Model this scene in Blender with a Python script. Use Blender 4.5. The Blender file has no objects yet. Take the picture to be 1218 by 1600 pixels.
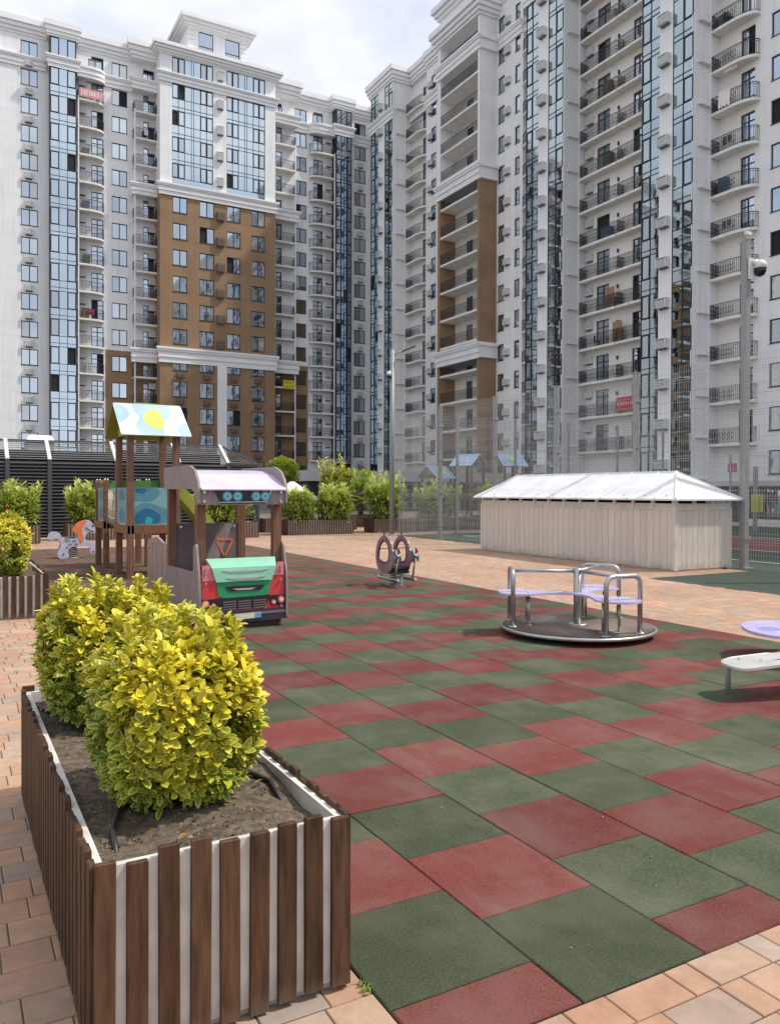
import bpy, math, random
from mathutils import Vector, Matrix, noise
random.seed(11)
R_ = math.radians
SC = bpy.context.scene
COL = SC.collection

# ------------------------------------------------------------------ camera
cam = bpy.data.cameras.new('camera'); camo = bpy.data.objects.new('camera', cam); COL.objects.link(camo)
FPX, PIT, ROL, YAW, CAMH = 1254.4, -.0099, -.003, .5057, 1.4434
Fv = Vector((math.sin(YAW)*math.cos(PIT), math.cos(YAW)*math.cos(PIT), math.sin(PIT)))
Rv = Vector((math.cos(YAW), -math.sin(YAW), 0)); Uv = Rv.cross(Fv)
R2 = Rv*math.cos(ROL)-Uv*math.sin(ROL); U2 = Rv*math.sin(ROL)+Uv*math.cos(ROL)
camo.matrix_world = Matrix(((R2.x, U2.x, -Fv.x, 0), (R2.y, U2.y, -Fv.y, 0), (R2.z, U2.z, -Fv.z, CAMH), (0, 0, 0, 1)))
cam.sensor_fit = 'VERTICAL'; cam.sensor_height = 36; cam.lens = FPX/1600*36; cam.shift_y = -19.92/1600
cam.clip_start = .05; cam.clip_end = 3000
SC.camera = camo

# ------------------------------------------------------------------ sky, sun, exposure
SUN_EL, SUN_AZ = R_(54), R_(-25)          # azimuth measured from +X towards +Y
TO_SUN = Vector((math.cos(SUN_EL)*math.cos(SUN_AZ), math.cos(SUN_EL)*math.sin(SUN_AZ), math.sin(SUN_EL)))
w = bpy.data.worlds.new('World'); SC.world = w; w.use_nodes = True
nt = w.node_tree; nt.nodes.clear()
out = nt.nodes.new('ShaderNodeOutputWorld'); bg = nt.nodes.new('ShaderNodeBackground')
sky = nt.nodes.new('ShaderNodeTexSky'); sky.sky_type = 'NISHITA'; sky.sun_disc = False
sky.sun_elevation = SUN_EL; sky.sun_rotation = math.atan2(TO_SUN.x, TO_SUN.y); sky.air_density = 1.0; sky.dust_density = 2.5; sky.ozone_density = 1.6
tc = nt.nodes.new('ShaderNodeTexCoord'); mp = nt.nodes.new('ShaderNodeMapping'); mp.inputs['Scale'].default_value = (1.3, 1.3, 2.6)
ns = nt.nodes.new('ShaderNodeTexNoise'); ns.inputs['Scale'].default_value = 1.9; ns.inputs['Detail'].default_value = 7; ns.inputs['Roughness'].default_value = .55
n2 = nt.nodes.new('ShaderNodeTexNoise'); n2.inputs['Scale'].default_value = 3.1; n2.inputs['Detail'].default_value = 5
cr = nt.nodes.new('ShaderNodeValToRGB'); cr.color_ramp.elements[0].position = .30; cr.color_ramp.elements[1].position = .56
cr.color_ramp.elements[0].color = (.45, .45, .45, 1); cr.color_ramp.elements[1].color = (1, 1, 1, 1)
cc = nt.nodes.new('ShaderNodeValToRGB'); cc.color_ramp.elements[0].position = .35; cc.color_ramp.elements[1].position = .68
cc.color_ramp.elements[0].color = (2.85, 3.0, 3.45, 1); cc.color_ramp.elements[1].color = (4.75, 4.8, 4.9, 1)
mx = nt.nodes.new('ShaderNodeMix'); mx.data_type = 'RGBA'
L = nt.links.new
L(tc.outputs['Generated'], mp.inputs['Vector']); L(mp.outputs[0], ns.inputs['Vector']); L(mp.outputs[0], n2.inputs['Vector'])
L(ns.outputs['Fac'], cr.inputs[0]); L(n2.outputs['Fac'], cc.inputs[0])
L(cr.outputs[0], mx.inputs[0]); L(sky.outputs[0], mx.inputs[6]); L(cc.outputs[0], mx.inputs[7])
L(mx.outputs[2], bg.inputs[0]); bg.inputs[1].default_value = .15; L(bg.outputs[0], out.inputs[0])
sl = bpy.data.lights.new('sun', 'SUN'); slo = bpy.data.objects.new('sun', sl); COL.objects.link(slo)
sl.energy = 2.15; sl.angle = R_(2.0); sl.color = (1, .95, .87)
slo.rotation_euler = (-TO_SUN).to_track_quat('-Z', 'Y').to_euler(); slo.location = TO_SUN*80
SC.view_settings.view_transform = 'Standard'; SC.view_settings.look = 'None'; SC.view_settings.gamma = 1
SC.view_settings.use_curve_mapping = False; SC.view_settings.exposure = 0.82
SC.render.engine = 'CYCLES'

# ------------------------------------------------------------------ helpers
class MB:
    def __init__(s): s.v = []; s.f = []; s.m = []; s.c = []; s.sm = []
    def add(s, vs, fs, m=0, col=None, smooth=False):
        b = len(s.v); s.v += [tuple(p) for p in vs]
        for f in fs: s.f.append([i+b for i in f]); s.m.append(m); s.sm.append(smooth)
        if col is not None: s.c += [col]*len(vs)
        return s
    def box(s, x0, x1, y0, y1, z0, z1, m=0, col=None):
        vs = [(x, y, z) for z in (z0, z1) for y in (y0, y1) for x in (x0, x1)]
        return s.add(vs, [(0, 2, 3, 1), (4, 5, 7, 6), (0, 1, 5, 4), (2, 6, 7, 3), (0, 4, 6, 2), (1, 3, 7, 5)], m, col)
    def obox(s, c, ax, ay, az, m=0):          # oriented box, half-axes
        c = Vector(c); vs = [c+ax*i+ay*j+az*k for k in (-1, 1) for j in (-1, 1) for i in (-1, 1)]
        return s.add(vs, [(0, 2, 3, 1), (4, 5, 7, 6), (0, 1, 5, 4), (2, 6, 7, 3), (0, 4, 6, 2), (1, 3, 7, 5)], m)
    def bar(s, a, b, wx, wy, m=0):            # square bar between two points
        a = Vector(a); b = Vector(b); d = (b-a); u = d.normalized()
        r = Vector((0, 0, 1)) if abs(u.z) < .9 else Vector((1, 0, 0))
        p = u.cross(r).normalized(); q = p.cross(u)
        return s.obox((a+b)/2, d/2, p*wx/2, q*wy/2, m)
    def bevbox(s, x0, x1, y0, y1, z0, z1, b=.01, m=0):   # box with a bevelled top
        vs = [(x0, y0, z0), (x1, y0, z0), (x1, y1, z0), (x0, y1, z0), (x0, y0, z1-b), (x1, y0, z1-b), (x1, y1, z1-b), (x0, y1, z1-b),
              (x0+b, y0+b, z1), (x1-b, y0+b, z1), (x1-b, y1-b, z1), (x0+b, y1-b, z1)]
        fs = [(8, 9, 10, 11)]
        for i in range(4):
            j = (i+1) % 4; fs += [(i, j, j+4, i+4), (i+4, j+4, j+8, i+8)]
        return s.add(vs, fs, m)
    def prism(s, poly, fn, a0, a1, m=0, ms=None, cap=True):  # poly of 2D pts; fn(u,v,a)->xyz
        n = len(poly); vs = [fn(u, v, a0) for u, v in poly]+[fn(u, v, a1) for u, v in poly]
        if cap: s.add(vs, [list(range(n))[::-1], list(range(n, 2*n))], m)
        s.add(vs, [(i, (i+1) % n, n+(i+1) % n, n+i) for i in range(n)], m if ms is None else ms)
        return s
    def tube(s, pts, r, n=8, m=0, cap=True):
        pts = [Vector(p) for p in pts]; b = len(s.v); prev = None
        for i, p in enumerate(pts):
            t = (pts[min(i+1, len(pts)-1)]-pts[max(i-1, 0)]).normalized()
            if prev is None:
                ref = Vector((0, 0, 1)) if abs(t.z) < .9 else Vector((1, 0, 0)); prev = t.cross(ref).normalized()
            prev = (prev-t*prev.dot(t)).normalized(); q = t.cross(prev)
            rr = r[i] if isinstance(r, (list, tuple)) else r
            for k in range(n):
                a = 2*math.pi*k/n; s.v.append(tuple(p+prev*math.cos(a)*rr+q*math.sin(a)*rr))
        for i in range(len(pts)-1):
            for k in range(n):
                s.f.append([b+i*n+k, b+i*n+(k+1) % n, b+(i+1)*n+(k+1) % n, b+(i+1)*n+k]); s.m.append(m); s.sm.append(True)
        if cap:
            s.f.append([b+k for k in range(n)][::-1]); s.m.append(m); s.sm.append(False)
            s.f.append([b+(len(pts)-1)*n+k for k in range(n)]); s.m.append(m); s.sm.append(False)
        return s
    def lathe(s, prof, n=32, c=(0, 0, 0), m=0, smooth=True, cap=True):
        b = len(s.v)
        for r, z in prof:
            for k in range(n):
                a = 2*math.pi*k/n; s.v.append((c[0]+r*math.cos(a), c[1]+r*math.sin(a), c[2]+z))
        for i in range(len(prof)-1):
            for k in range(n):
                s.f.append([b+i*n+k, b+i*n+(k+1) % n, b+(i+1)*n+(k+1) % n, b+(i+1)*n+k]); s.m.append(m); s.sm.append(smooth)
        if cap:
            s.f.append([b+k for k in range(n)][::-1]); s.m.append(m); s.sm.append(False)
            s.f.append([b+(len(prof)-1)*n+k for k in range(n)]); s.m.append(m); s.sm.append(False)
        return s
    def mesh(s, name, mats):
        me = bpy.data.meshes.new(name); me.from_pydata(s.v, [], s.f)
        for mt in (mats if isinstance(mats, (list, tuple)) else [mats]): me.materials.append(mt)
        me.polygons.foreach_set('material_index', s.m); me.polygons.foreach_set('use_smooth', s.sm)
        if s.c and len(s.c) == len(s.v):
            ca = me.color_attributes.new('Col', 'FLOAT_COLOR', 'POINT')
            ca.data.foreach_set('color', [x for c in s.c for x in (c[0], c[1], c[2], 1)])
        me.update(); return me
    def build(s, name, mats, parent=None, loc=(0, 0, 0), rz=0): return put(name, s.mesh(name, mats), parent, loc, rz)
def put(name, me, parent=None, loc=(0, 0, 0), rz=0):
    o = bpy.data.objects.new(name, me); COL.objects.link(o); o.location = loc
    if rz: o.rotation_euler = (0, 0, rz)
    if parent: o.parent = parent
    return o
def tag(o, label, cat, group=None):
    o['label'] = label; o['category'] = cat
    if group: o['group'] = group
    return o
def thing(name, label, cat, loc=(0, 0, 0), rz=0, group=None): return tag(put(name, None, None, loc, rz), label, cat, group)
def struct(o): o['kind'] = 'structure'; return o
def stuff(o): o['kind'] = 'stuff'; return o
def proj(P):
    d = Vector(P)-Vector((0, 0, CAMH)); z = d.dot(Fv)
    if z < .05: return None
    return 609+FPX*d.dot(R2)/z, 780.08-FPX*d.dot(U2)/z, z
def inframe(P, mar=30):
    q = proj(P); return q is not None and -mar < q[0] < 1218+mar and -mar < q[1] < 1600+mar

def mat(name, col, rough=.6, metal=0, var=.12, scale=8, bump=0, bscale=60, col2=None, spec=.5, detail=5, objrand=0, stretch=None, attr=False, coat=0):
    m = bpy.data.materials.new(name); m.use_nodes = True; n = m.node_tree; p = n.nodes['Principled BSDF']; lk = n.links.new
    p.inputs['Roughness'].default_value = rough; p.inputs['Metallic'].default_value = metal; p.inputs['Specular IOR Level'].default_value = spec
    if coat: p.inputs['Coat Weight'].default_value = coat; p.inputs['Coat Roughness'].default_value = .15
    t = n.nodes.new('ShaderNodeTexCoord'); mp = n.nodes.new('ShaderNodeMapping'); lk(t.outputs['Object'], mp.inputs[0])
    if stretch: mp.inputs['Scale'].default_value = stretch
    if objrand:
        oi = n.nodes.new('ShaderNodeObjectInfo'); ml = n.nodes.new('ShaderNodeVectorMath'); ml.operation = 'SCALE'
        cx = n.nodes.new('ShaderNodeCombineXYZ'); mu = n.nodes.new('ShaderNodeMath'); mu.operation = 'MULTIPLY'; mu.inputs[1].default_value = 57.3
        lk(oi.outputs['Random'], mu.inputs[0]); lk(mu.outputs[0], cx.inputs[0]); lk(mu.outputs[0], cx.inputs[2]); lk(cx.outputs[0], mp.inputs['Location'])
    nz = n.nodes.new('ShaderNodeTexNoise'); nz.inputs['Scale'].default_value = scale; nz.inputs['Detail'].default_value = detail; nz.inputs['Roughness'].default_value = .6
    lk(mp.outputs[0], nz.inputs['Vector'])
    rp = n.nodes.new('ShaderNodeValToRGB'); rp.color_ramp.elements[0].position = .3; rp.color_ramp.elements[1].position = .7
    c2 = col2 if col2 else tuple(min(1, c*(1+var)) for c in col); c1 = col if col2 else tuple(c*(1-var) for c in col)
    rp.color_ramp.elements[0].color = (*c1, 1); rp.color_ramp.elements[1].color = (*c2, 1)
    lk(nz.outputs['Fac'], rp.inputs[0]); src = rp.outputs[0]
    if attr:
        a = n.nodes.new('ShaderNodeAttribute'); a.attribute_name = 'Col'; mm = n.nodes.new('ShaderNodeMix'); mm.data_type = 'RGBA'; mm.blend_type = 'MULTIPLY'; mm.inputs[0].default_value = 1
        lk(src, mm.inputs[6]); lk(a.outputs['Color'], mm.inputs[7]); src = mm.outputs[2]
    if objrand:
        hs = n.nodes.new('ShaderNodeHueSaturation'); mr = n.nodes.new('ShaderNodeMapRange'); mr.inputs['To Min'].default_value = 1-objrand; mr.inputs['To Max'].default_value = 1+objrand
        lk(oi.outputs['Random'], mr.inputs['Value']); lk(mr.outputs[0], hs.inputs['Value']); lk(src, hs.inputs['Color']); src = hs.outputs[0]
    lk(src, p.inputs['Base Color'])
    if bump:
        nb = n.nodes.new('ShaderNodeTexNoise'); nb.inputs['Scale'].default_value = bscale; nb.inputs['Detail'].default_value = 3; lk(mp.outputs[0], nb.inputs['Vector'])
        bp = n.nodes.new('ShaderNodeBump'); bp.inputs['Strength'].default_value = bump; bp.inputs['Distance'].default_value = .01; lk(nb.outputs['Fac'], bp.inputs['Height']); lk(bp.outputs[0], p.inputs['Normal'])
    return m
M = {}
M['white'] = mat('white_render', (.77, .772, .775), .75, var=.06, scale=.35, col2=(.84, .84, .84))
M['cream'] = mat('cream_render', (.77, .75, .71), .75, scale=.4, col2=(.83, .81, .77))
M['cornice'] = mat('cornice_stone', (.77, .77, .765), .7, scale=.8, col2=(.83, .825, .82))

M['frame'] = mat('dark_window_frame', (.018, .022, .028), .45)
M['iron'] = mat('wrought_iron', (.025, .025, .03), .5)
M['ac'] = mat('ac_cover', (.68, .68, .67), .6, scale=3)
M['acb'] = mat('ac_cover_brown', (.17, .10, .055), .6, scale=3)
M['slab'] = mat('balcony_slab', (.74, .72, .68), .8, scale=2)
M['plinth'] = mat('dark_plinth', (.05, .05, .055), .5, scale=.5)
M['curtain'] = mat('room_curtain', (.45, .43, .40), .9, scale=4)
def glass(name, tint, dark, fac, rough=.02):
    m = bpy.data.materials.new(name); m.use_nodes = True; n = m.node_tree; n.nodes.remove(n.nodes['Principled BSDF'])
    o = n.nodes['Material Output']; g = n.nodes.new('ShaderNodeBsdfGlossy'); g.inputs[0].default_value = (*tint, 1); g.inputs['Roughness'].default_value = rough
    d = n.nodes.new('ShaderNodeBsdfDiffuse'); d.inputs[0].default_value = (*dark, 1); x = n.nodes.new('ShaderNodeMixShader')
    t = n.nodes.new('ShaderNodeTexCoord'); nz = n.nodes.new('ShaderNodeTexNoise'); nz.inputs['Scale'].default_value = .9
    bp = n.nodes.new('ShaderNodeBump'); bp.inputs['Strength'].default_value = .04; bp.inputs['Distance'].default_value = .05
    n.links.new(t.outputs['Object'], nz.inputs['Vector']); n.links.new(nz.outputs[0], bp.inputs['Height']); n.links.new(bp.outputs[0], g.inputs['Normal'])
    x.inputs[0].default_value = fac; n.links.new(d.outputs[0], x.inputs[1]); n.links.new(g.outputs[0], x.inputs[2]); n.links.new(x.outputs[0], o.inputs[0]); return m
M['glass'] = glass('window_glass', (.72, .81, .90), (.02, .025, .03), .66)
M['glass2'] = glass('window_glass_dim', (.72, .80, .88), (.02, .022, .025), .55)
M['cwall'] = glass('curtain_wall_glass', (.66, .77, .87), (.02, .03, .04), .70)
M['cwallr'] = glass('teal_curtain_wall_glass', (.56, .66, .70), (.018, .026, .03), .66)
M['glassc'] = glass('curtained_glass', (.75, .82, .88), (.34, .33, .31), .45)
M['dark'] = mat('dark_room', (.012, .012, .014), .8)

# ------------------------------------------------------------------ ground, paving, court, rubber tiles
M['ground'] = mat('city_ground', (.16, .15, .14), .9, scale=.2)
gmb = MB(); gmb.add([(-400, -400, -.06), (400, -400, -.06), (400, 400, -.06), (-400, 400, -.06)], [(0, 1, 2, 3)])
struct(gmb.build('ground', M['ground']))

def paver_mat(name, attr):
    m = bpy.data.materials.new(name); m.use_nodes = True; n = m.node_tree; p = n.nodes['Principled BSDF']; lk = n.links.new
    p.inputs['Roughness'].default_value = .85; p.inputs['Specular IOR Level'].default_value = .25
    rp = n.nodes.new('ShaderNodeValToRGB'); rp.color_ramp.interpolation = 'LINEAR'
    cols = [(0, (.47, .32, .235)), (.2, (.53, .335, .225)), (.4, (.45, .345, .27)), (.55, (.56, .385, .275)), (.72, (.51, .305, .20)), (.86, (.40, .335, .285)), (1, (.57, .42, .32))]
    e = rp.color_ramp.elements; e[0].position, e[0].color = cols[0][0], (*cols[0][1], 1); e[1].position, e[1].color = 1, (*cols[-1][1], 1)
    for ps, c in cols[1:-1]:
        k = e.new(ps); k.color = (*c, 1)
    if attr:
        a = n.nodes.new('ShaderNodeAttribute'); a.attribute_name = 'Col'; lk(a.outputs['Fac'], rp.inputs[0])
    else:
        oi = n.nodes.new('ShaderNodeObjectInfo'); lk(oi.outputs['Random'], rp.inputs[0])
    g = n.nodes.new('ShaderNodeNewGeometry'); nz = n.nodes.new('ShaderNodeTexNoise'); nz.inputs['Scale'].default_value = 9; nz.inputs['Detail'].default_value = 8; nz.inputs['Roughness'].default_value = .7
    lk(g.outputs['Position'], nz.inputs['Vector'])
    r2 = n.nodes.new('ShaderNodeValToRGB'); r2.color_ramp.elements[0].position = .3; r2.color_ramp.elements[1].position = .72
    r2.color_ramp.elements[0].color = (.68, .66, .64, 1); r2.color_ramp.elements[1].color = (1.0, .97, .94, 1); lk(nz.outputs['Fac'], r2.inputs[0])
    n3 = n.nodes.new('ShaderNodeTexNoise'); n3.inputs['Scale'].default_value = .7; n3.inputs['Detail'].default_value = 4; lk(g.outputs['Position'], n3.inputs['Vector'])
    r3 = n.nodes.new('ShaderNodeValToRGB'); r3.color_ramp.elements[0].position = .35; r3.color_ramp.elements[1].position = .7
    r3.color_ramp.elements[0].color = (.86, .85, .84, 1); r3.color_ramp.elements[1].color = (1.06, 1.05, 1.04, 1); lk(n3.outputs['Fac'], r3.inputs[0])
    m1 = n.nodes.new('ShaderNodeMix'); m1.data_type = 'RGBA'; m1.blend_type = 'MULTIPLY'; m1.inputs[0].default_value = 1; lk(rp.outputs[0], m1.inputs[6]); lk(r2.outputs[0], m1.inputs[7])
    m2 = n.nodes.new('ShaderNodeMix'); m2.data_type = 'RGBA'; m2.blend_type = 'MULTIPLY'; m2.inputs[0].default_value = 1; lk(m1.outputs[2], m2.inputs[6]); lk(r3.outputs[0], m2.inputs[7])
    lk(m2.outputs[2], p.inputs['Base Color'])
    nb = n.nodes.new('ShaderNodeTexNoise'); nb.inputs['Scale'].default_value = 130; lk(g.outputs['Position'], nb.inputs['Vector'])
    bp = n.nodes.new('ShaderNodeBump'); bp.inputs['Strength'].default_value = .25; bp.inputs['Distance'].default_value = .004; lk(nb.outputs[0], bp.inputs['Height']); lk(bp.outputs[0], p.inputs['Normal'])
    return m
PV, PVA = paver_mat('paver_stone', False), paver_mat('paver_stone_far', True)
M['sand'] = mat('joint_sand', (.24, .19, .15), .95, scale=30, bump=.3)
RX0, RX1, RY0, RY1 = 1.07, 7.0, 1.70, 21.2      # rubber field
CX0, CX1, CY0, CY1 = 12.85, 26.0, 9.62, 23.0    # court behind the mesh
pb = MB(); pb.box(-9, 34, -6, 48, -.055, -.006)
PAV = struct(pb.build('paving', M['sand']))
lens = (.10, .15, .155, .20, .235); pmesh = []
for l in lens:
    b = MB(); b.bevbox(.002, l-.002, .002, .150, -.02, .004, .003); pmesh.append(b.mesh('paver', PV))
cand = []; row = 0; y = .05-.152*14
def in_rubber(x, y): return RX0-.005 < x < RX1+.005 and RY0-.005 < y < RY1
def in_court(x, y): return (x > 10.25 and y < CY0) or (x > CX0 and CY0 <= y < CY1)
while y < 26.5:
    x = -4.0+random.random()*.2
    xe = 10.3 if y < 9 else (13.6 if y < 12 else 16.5)
    while x < xe:
        i = random.randrange(5); l = lens[i]; cxp, cyp = x+l/2, y+.076
        if in_rubber(x, cyp) and x < RX0 + .2: x = RX1+.004; continue
        if x < RX0 < x+l and RY0-.004 < cyp < RY1: l = RX0-x-.002; i = -1
        elif in_rubber(x+l, cyp) and x < RX0: l = RX0-x; i = -1
        if RY0-.004 > y > RY0-.155 and RX0 < cxp < RX1: pass
        if not in_rubber(cxp, cyp) and not in_court(cxp, cyp) and l > .03:
            cand.append((x, y, l, i))
        x += l if l > .01 else .05
    y += .152
def visible_paver(c):
    q = proj((c[0]+c[2]/2, c[1]+.076, 0))
    if q is None: return False
    if not (0 <= q[0] <= 1218 and 0 <= q[1] <= 1600): return False
    return not (c[1] > 2.0 and c[0] > .2 and c[0] < 1.07) and not (c[1] > 2.3 and c[0] > .35 and c[0] < 1.1)
vis = sorted([c for c in cand if c[3] >= 0 and visible_paver(c)], key=lambda c: c[0]**2+c[1]**2)[:300]
vs = set(id(c) for c in vis); fb = MB()
for c in cand:
    dz = random.uniform(-.0015, .0015)
    yl = .149
    if RX0 < c[0]+c[2]/2 < RX1 and c[1] < RY0 < c[1]+.152: yl = RY0-c[1]-.003
    if yl < .02: continue
    if id(c) in vs and yl == .149:
        o = put('paver', pmesh[c[3]], PAV, (c[0], c[1], dz))
        o.rotation_euler = (random.uniform(-.006, .006), random.uniform(-.006, .006), random.uniform(-.008, .008))
    else:
        k = len(fb.v); fb.bevbox(c[0]+.002, c[0]+c[2]-.002, c[1]+.002, c[1]+yl, -.02, .004+dz, .003); t = random.random(); fb.c += [(t, t, t)]*(len(fb.v)-k)
stuff(fb.build('distant_paver', PVA, PAV))
far = MB()
for (a, b_, c_, d_) in ((-9, 34, 26.5, 48), (16.5, 34, 23, 26.5), (-9, -4.0, -6, 26.5), (-4.0, 10.25, -6, -2.1)): far.box(a, b_, c_, d_, -.03, .001)
far.build('distant_paving', mat('paving_far', (.36, .25, .18), .9, scale=3, col2=(.45, .31, .23)), PAV)

# rubber tiles
def rubber(name, a, b, dust):
    m = bpy.data.materials.new(name); m.use_nodes = True; n = m.node_tree; p = n.nodes['Principled BSDF']; lk = n.links.new
    p.inputs['Roughness'].default_value = .92; p.inputs['Specular IOR Level'].default_value = .2
    g = n.nodes.new('ShaderNodeNewGeometry'); oi = n.nodes.new('ShaderNodeObjectInfo')
    gr = n.nodes.new('ShaderNodeTexNoise'); gr.inputs['Scale'].default_value = 150; gr.inputs['Detail'].default_value = 4; gr.inputs['Roughness'].default_value = .75; lk(g.outputs['Position'], gr.inputs['Vector'])
    r1 = n.nodes.new('ShaderNodeValToRGB'); r1.color_ramp.elements[0].position = .34; r1.color_ramp.elements[1].position = .68
    r1.color_ramp.elements[0].color = (*a, 1); r1.color_ramp.elements[1].color = (*b, 1); lk(gr.outputs['Fac'], r1.inputs[0])
    dn = n.nodes.new('ShaderNodeTexNoise'); dn.inputs['Scale'].default_value = 2.6; dn.inputs['Detail'].default_value = 9; dn.inputs['Roughness'].default_value = .62; lk(g.outputs['Position'], dn.inputs['Vector'])
    rd = n.nodes.new('ShaderNodeValToRGB'); rd.color_ramp.elements[0].position = .42; rd.color_ramp.elements[1].position = .78
    rd.color_ramp.elements[0].color = (0, 0, 0, 1); rd.color_ramp.elements[1].color = (.62, .62, .62, 1); lk(dn.outputs['Fac'], rd.inputs[0])
    mx = n.nodes.new('ShaderNodeMix'); mx.data_type = 'RGBA'; lk(rd.outputs[0], mx.inputs[0]); lk(r1.outputs[0], mx.inputs[6]); mx.inputs[7].default_value = (*dust, 1)
    sp = n.nodes.new('ShaderNodeTexVoronoi'); sp.inputs['Scale'].default_value = 26; lk(g.outputs['Position'], sp.inputs['Vector'])
    rs = n.nodes.new('ShaderNodeValToRGB'); rs.color_ramp.elements[0].position = .045; rs.color_ramp.elements[1].position = .065; rs.color_ramp.elements[0].color = (.55, .55, .55, 1); rs.color_ramp.elements[1].color = (0, 0, 0, 1); lk(sp.outputs['Distance'], rs.inputs[0])
    m3 = n.nodes.new('ShaderNodeMix'); m3.data_type = 'RGBA'; lk(rs.outputs[0], m3.inputs[0]); lk(mx.outputs[2], m3.inputs[6]); m3.inputs[7].default_value = (.30, .25, .19, 1)
    mpw = n.nodes.new('ShaderNodeMapping'); mpw.inputs['Rotation'].default_value = (0, 0, .7); mpw.inputs['Scale'].default_value = (.9, .28, 1); lk(g.outputs['Position'], mpw.inputs[0])
    wn = n.nodes.new('ShaderNodeTexNoise'); wn.inputs['Scale'].default_value = 1.7; wn.inputs['Detail'].default_value = 12; wn.inputs['Roughness'].default_value = .74; lk(mpw.outputs[0], wn.inputs['Vector'])
    wr = n.nodes.new('ShaderNodeValToRGB'); wr.color_ramp.elements[0].position = .53; wr.color_ramp.elements[1].position = .75; wr.color_ramp.elements[0].color = (0, 0, 0, 1); wr.color_ramp.elements[1].color = (.34, .34, .34, 1); lk(wn.outputs['Fac'], wr.inputs[0])
    mw = n.nodes.new('ShaderNodeMix'); mw.data_type = 'RGBA'; lk(wr.outputs[0], mw.inputs[0]); lk(m3.outputs[2], mw.inputs[6]); mw.inputs[7].default_value = (.21, .19, .16, 1); m3 = mw
    hs = n.nodes.new('ShaderNodeHueSaturation'); mr = n.nodes.new('ShaderNodeMapRange'); mr.inputs['To Min'].default_value = .82; mr.inputs['To Max'].default_value = 1.16; lk(oi.outputs['Random'], mr.inputs['Value']); lk(mr.outputs[0], hs.inputs['Value'])
    lk(m3.outputs[2], hs.inputs['Color']); lk(hs.outputs[0], p.inputs['Base Color'])
    bp = n.nodes.new('ShaderNodeBump'); bp.inputs['Strength'].default_value = .6; bp.inputs['Distance'].default_value = .004; lk(gr.outputs['Fac'], bp.inputs['Height']); lk(bp.outputs[0], p.inputs['Normal'])
    return m
RED = rubber('red_rubber', (.075, .0165, .014), (.22, .064, .054), (.19, .12, .10))
GRN = rubber('green_rubber', (.025, .035, .019), (.100, .118, .066), (.15, .145, .105))
rb = MB(); rb.box(RX0, RX1, RY0, RY1, -.027, -.002)
RUB = struct(rb.build('rubber_field', mat('rubber_joint', (.018, .014, .012), .95)))
tmesh = []
for mt in (GRN, RED):
    b = MB(); b.bevbox(.0022, .4978, .0022, .4978, -.014, .006, .004); tmesh.append(b.mesh('rubber_tile', mt))
tl = []
for c in range(12):
    x0 = RX0+.5*c
    st = (1.93 if c % 2 == 0 else 1.70)-.5*4
    off = random.uniform(-.012, .012) if c > 2 else 0
    for n_ in range(48):
        a = st+n_*.5+off; b_ = a+.5; colr = n_ % 2
        if b_ <= RY0+.03 or a >= RY1: continue
        ca, cb = max(a, RY0), min(b_, RY1); xa, xb = x0, min(x0+.5, RX1)
        tl.append((xa, xb, ca, cb, colr))
tl.sort(key=lambda t: (0 if inframe(((t[0]+t[1])/2, (t[2]+t[3])/2, 0), 20) else 1, math.hypot((t[0]+t[1])/2, (t[2]+t[3])/2)))
tb = [MB(), MB()]
for i, (xa, xb, ca, cb, colr) in enumerate(tl):
    dz = random.uniform(-.0015, .0015)
    if i < 295:
        if xb-xa > .49 and cb-ca > .49: o = put('rubber_tile', tmesh[colr], RUB, (xa, ca, dz))
        else:
            b = MB(); b.bevbox(.0035, xb-xa-.0035, .0035, cb-ca-.0035, -.014, .006, .005); o = b.build('rubber_tile', [GRN, RED][colr], RUB, (xa, ca, dz))
        o.rotation_euler = (random.uniform(-.002, .002), random.uniform(-.002, .002), random.uniform(-.002, .002))
    else: tb[colr].bevbox(xa+.0035, xb-.0035, ca+.0035, cb-.0035, -.014, .006+dz, .005)
for k in (0, 1):
    if tb[k].f: stuff(tb[k].build('distant_rubber_tile', [GRN, RED][k], RUB))

# sports court
M['court'] = mat('court_green', (.028, .046, .032), .9, scale=40, col2=(.044, .068, .046), bump=.4, bscale=200)
M['courtred'] = mat('court_red', (.13, .035, .03), .9, scale=40, col2=(.17, .05, .045))
M['line'] = mat('court_line', (.62, .62, .60), .7)
cb_ = MB(); cb_.box(10.25, 30, -12, CY0, -.03, .007); cb_.box(CX0, CX1, CY0, CY1, -.03, .0065)
cb_.box(CX1, 30, CY0, CY1, -.03, .0062)
CRT = struct(cb_.build('sports_court', M['court']))
b = MB(); b.box(17.5, 22.5, 4, 20, .007, .0115); b.build('court_red_zone', M['courtred'], CRT)
b = MB()
for q in ((14.6, 14.68, 2, 21.5), (24.5, 24.58, 2, 21.5), (14.68, 24.5, 21.42, 21.5), (17.42, 17.5, 4, 20), (22.5, 22.58, 4, 20), (17.5, 22.5, 11.96, 12.04)): b.box(*q, .012, .0155)
b.build('court_line', M['line'], CRT)
kb = MB(); kb.box(30, 30.25, -12, 23, -.03, .30)
tag(kb.build('kerb_wall', M['cream']), 'low pale concrete kerb along the far side of the sports court', 'kerb')

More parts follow.
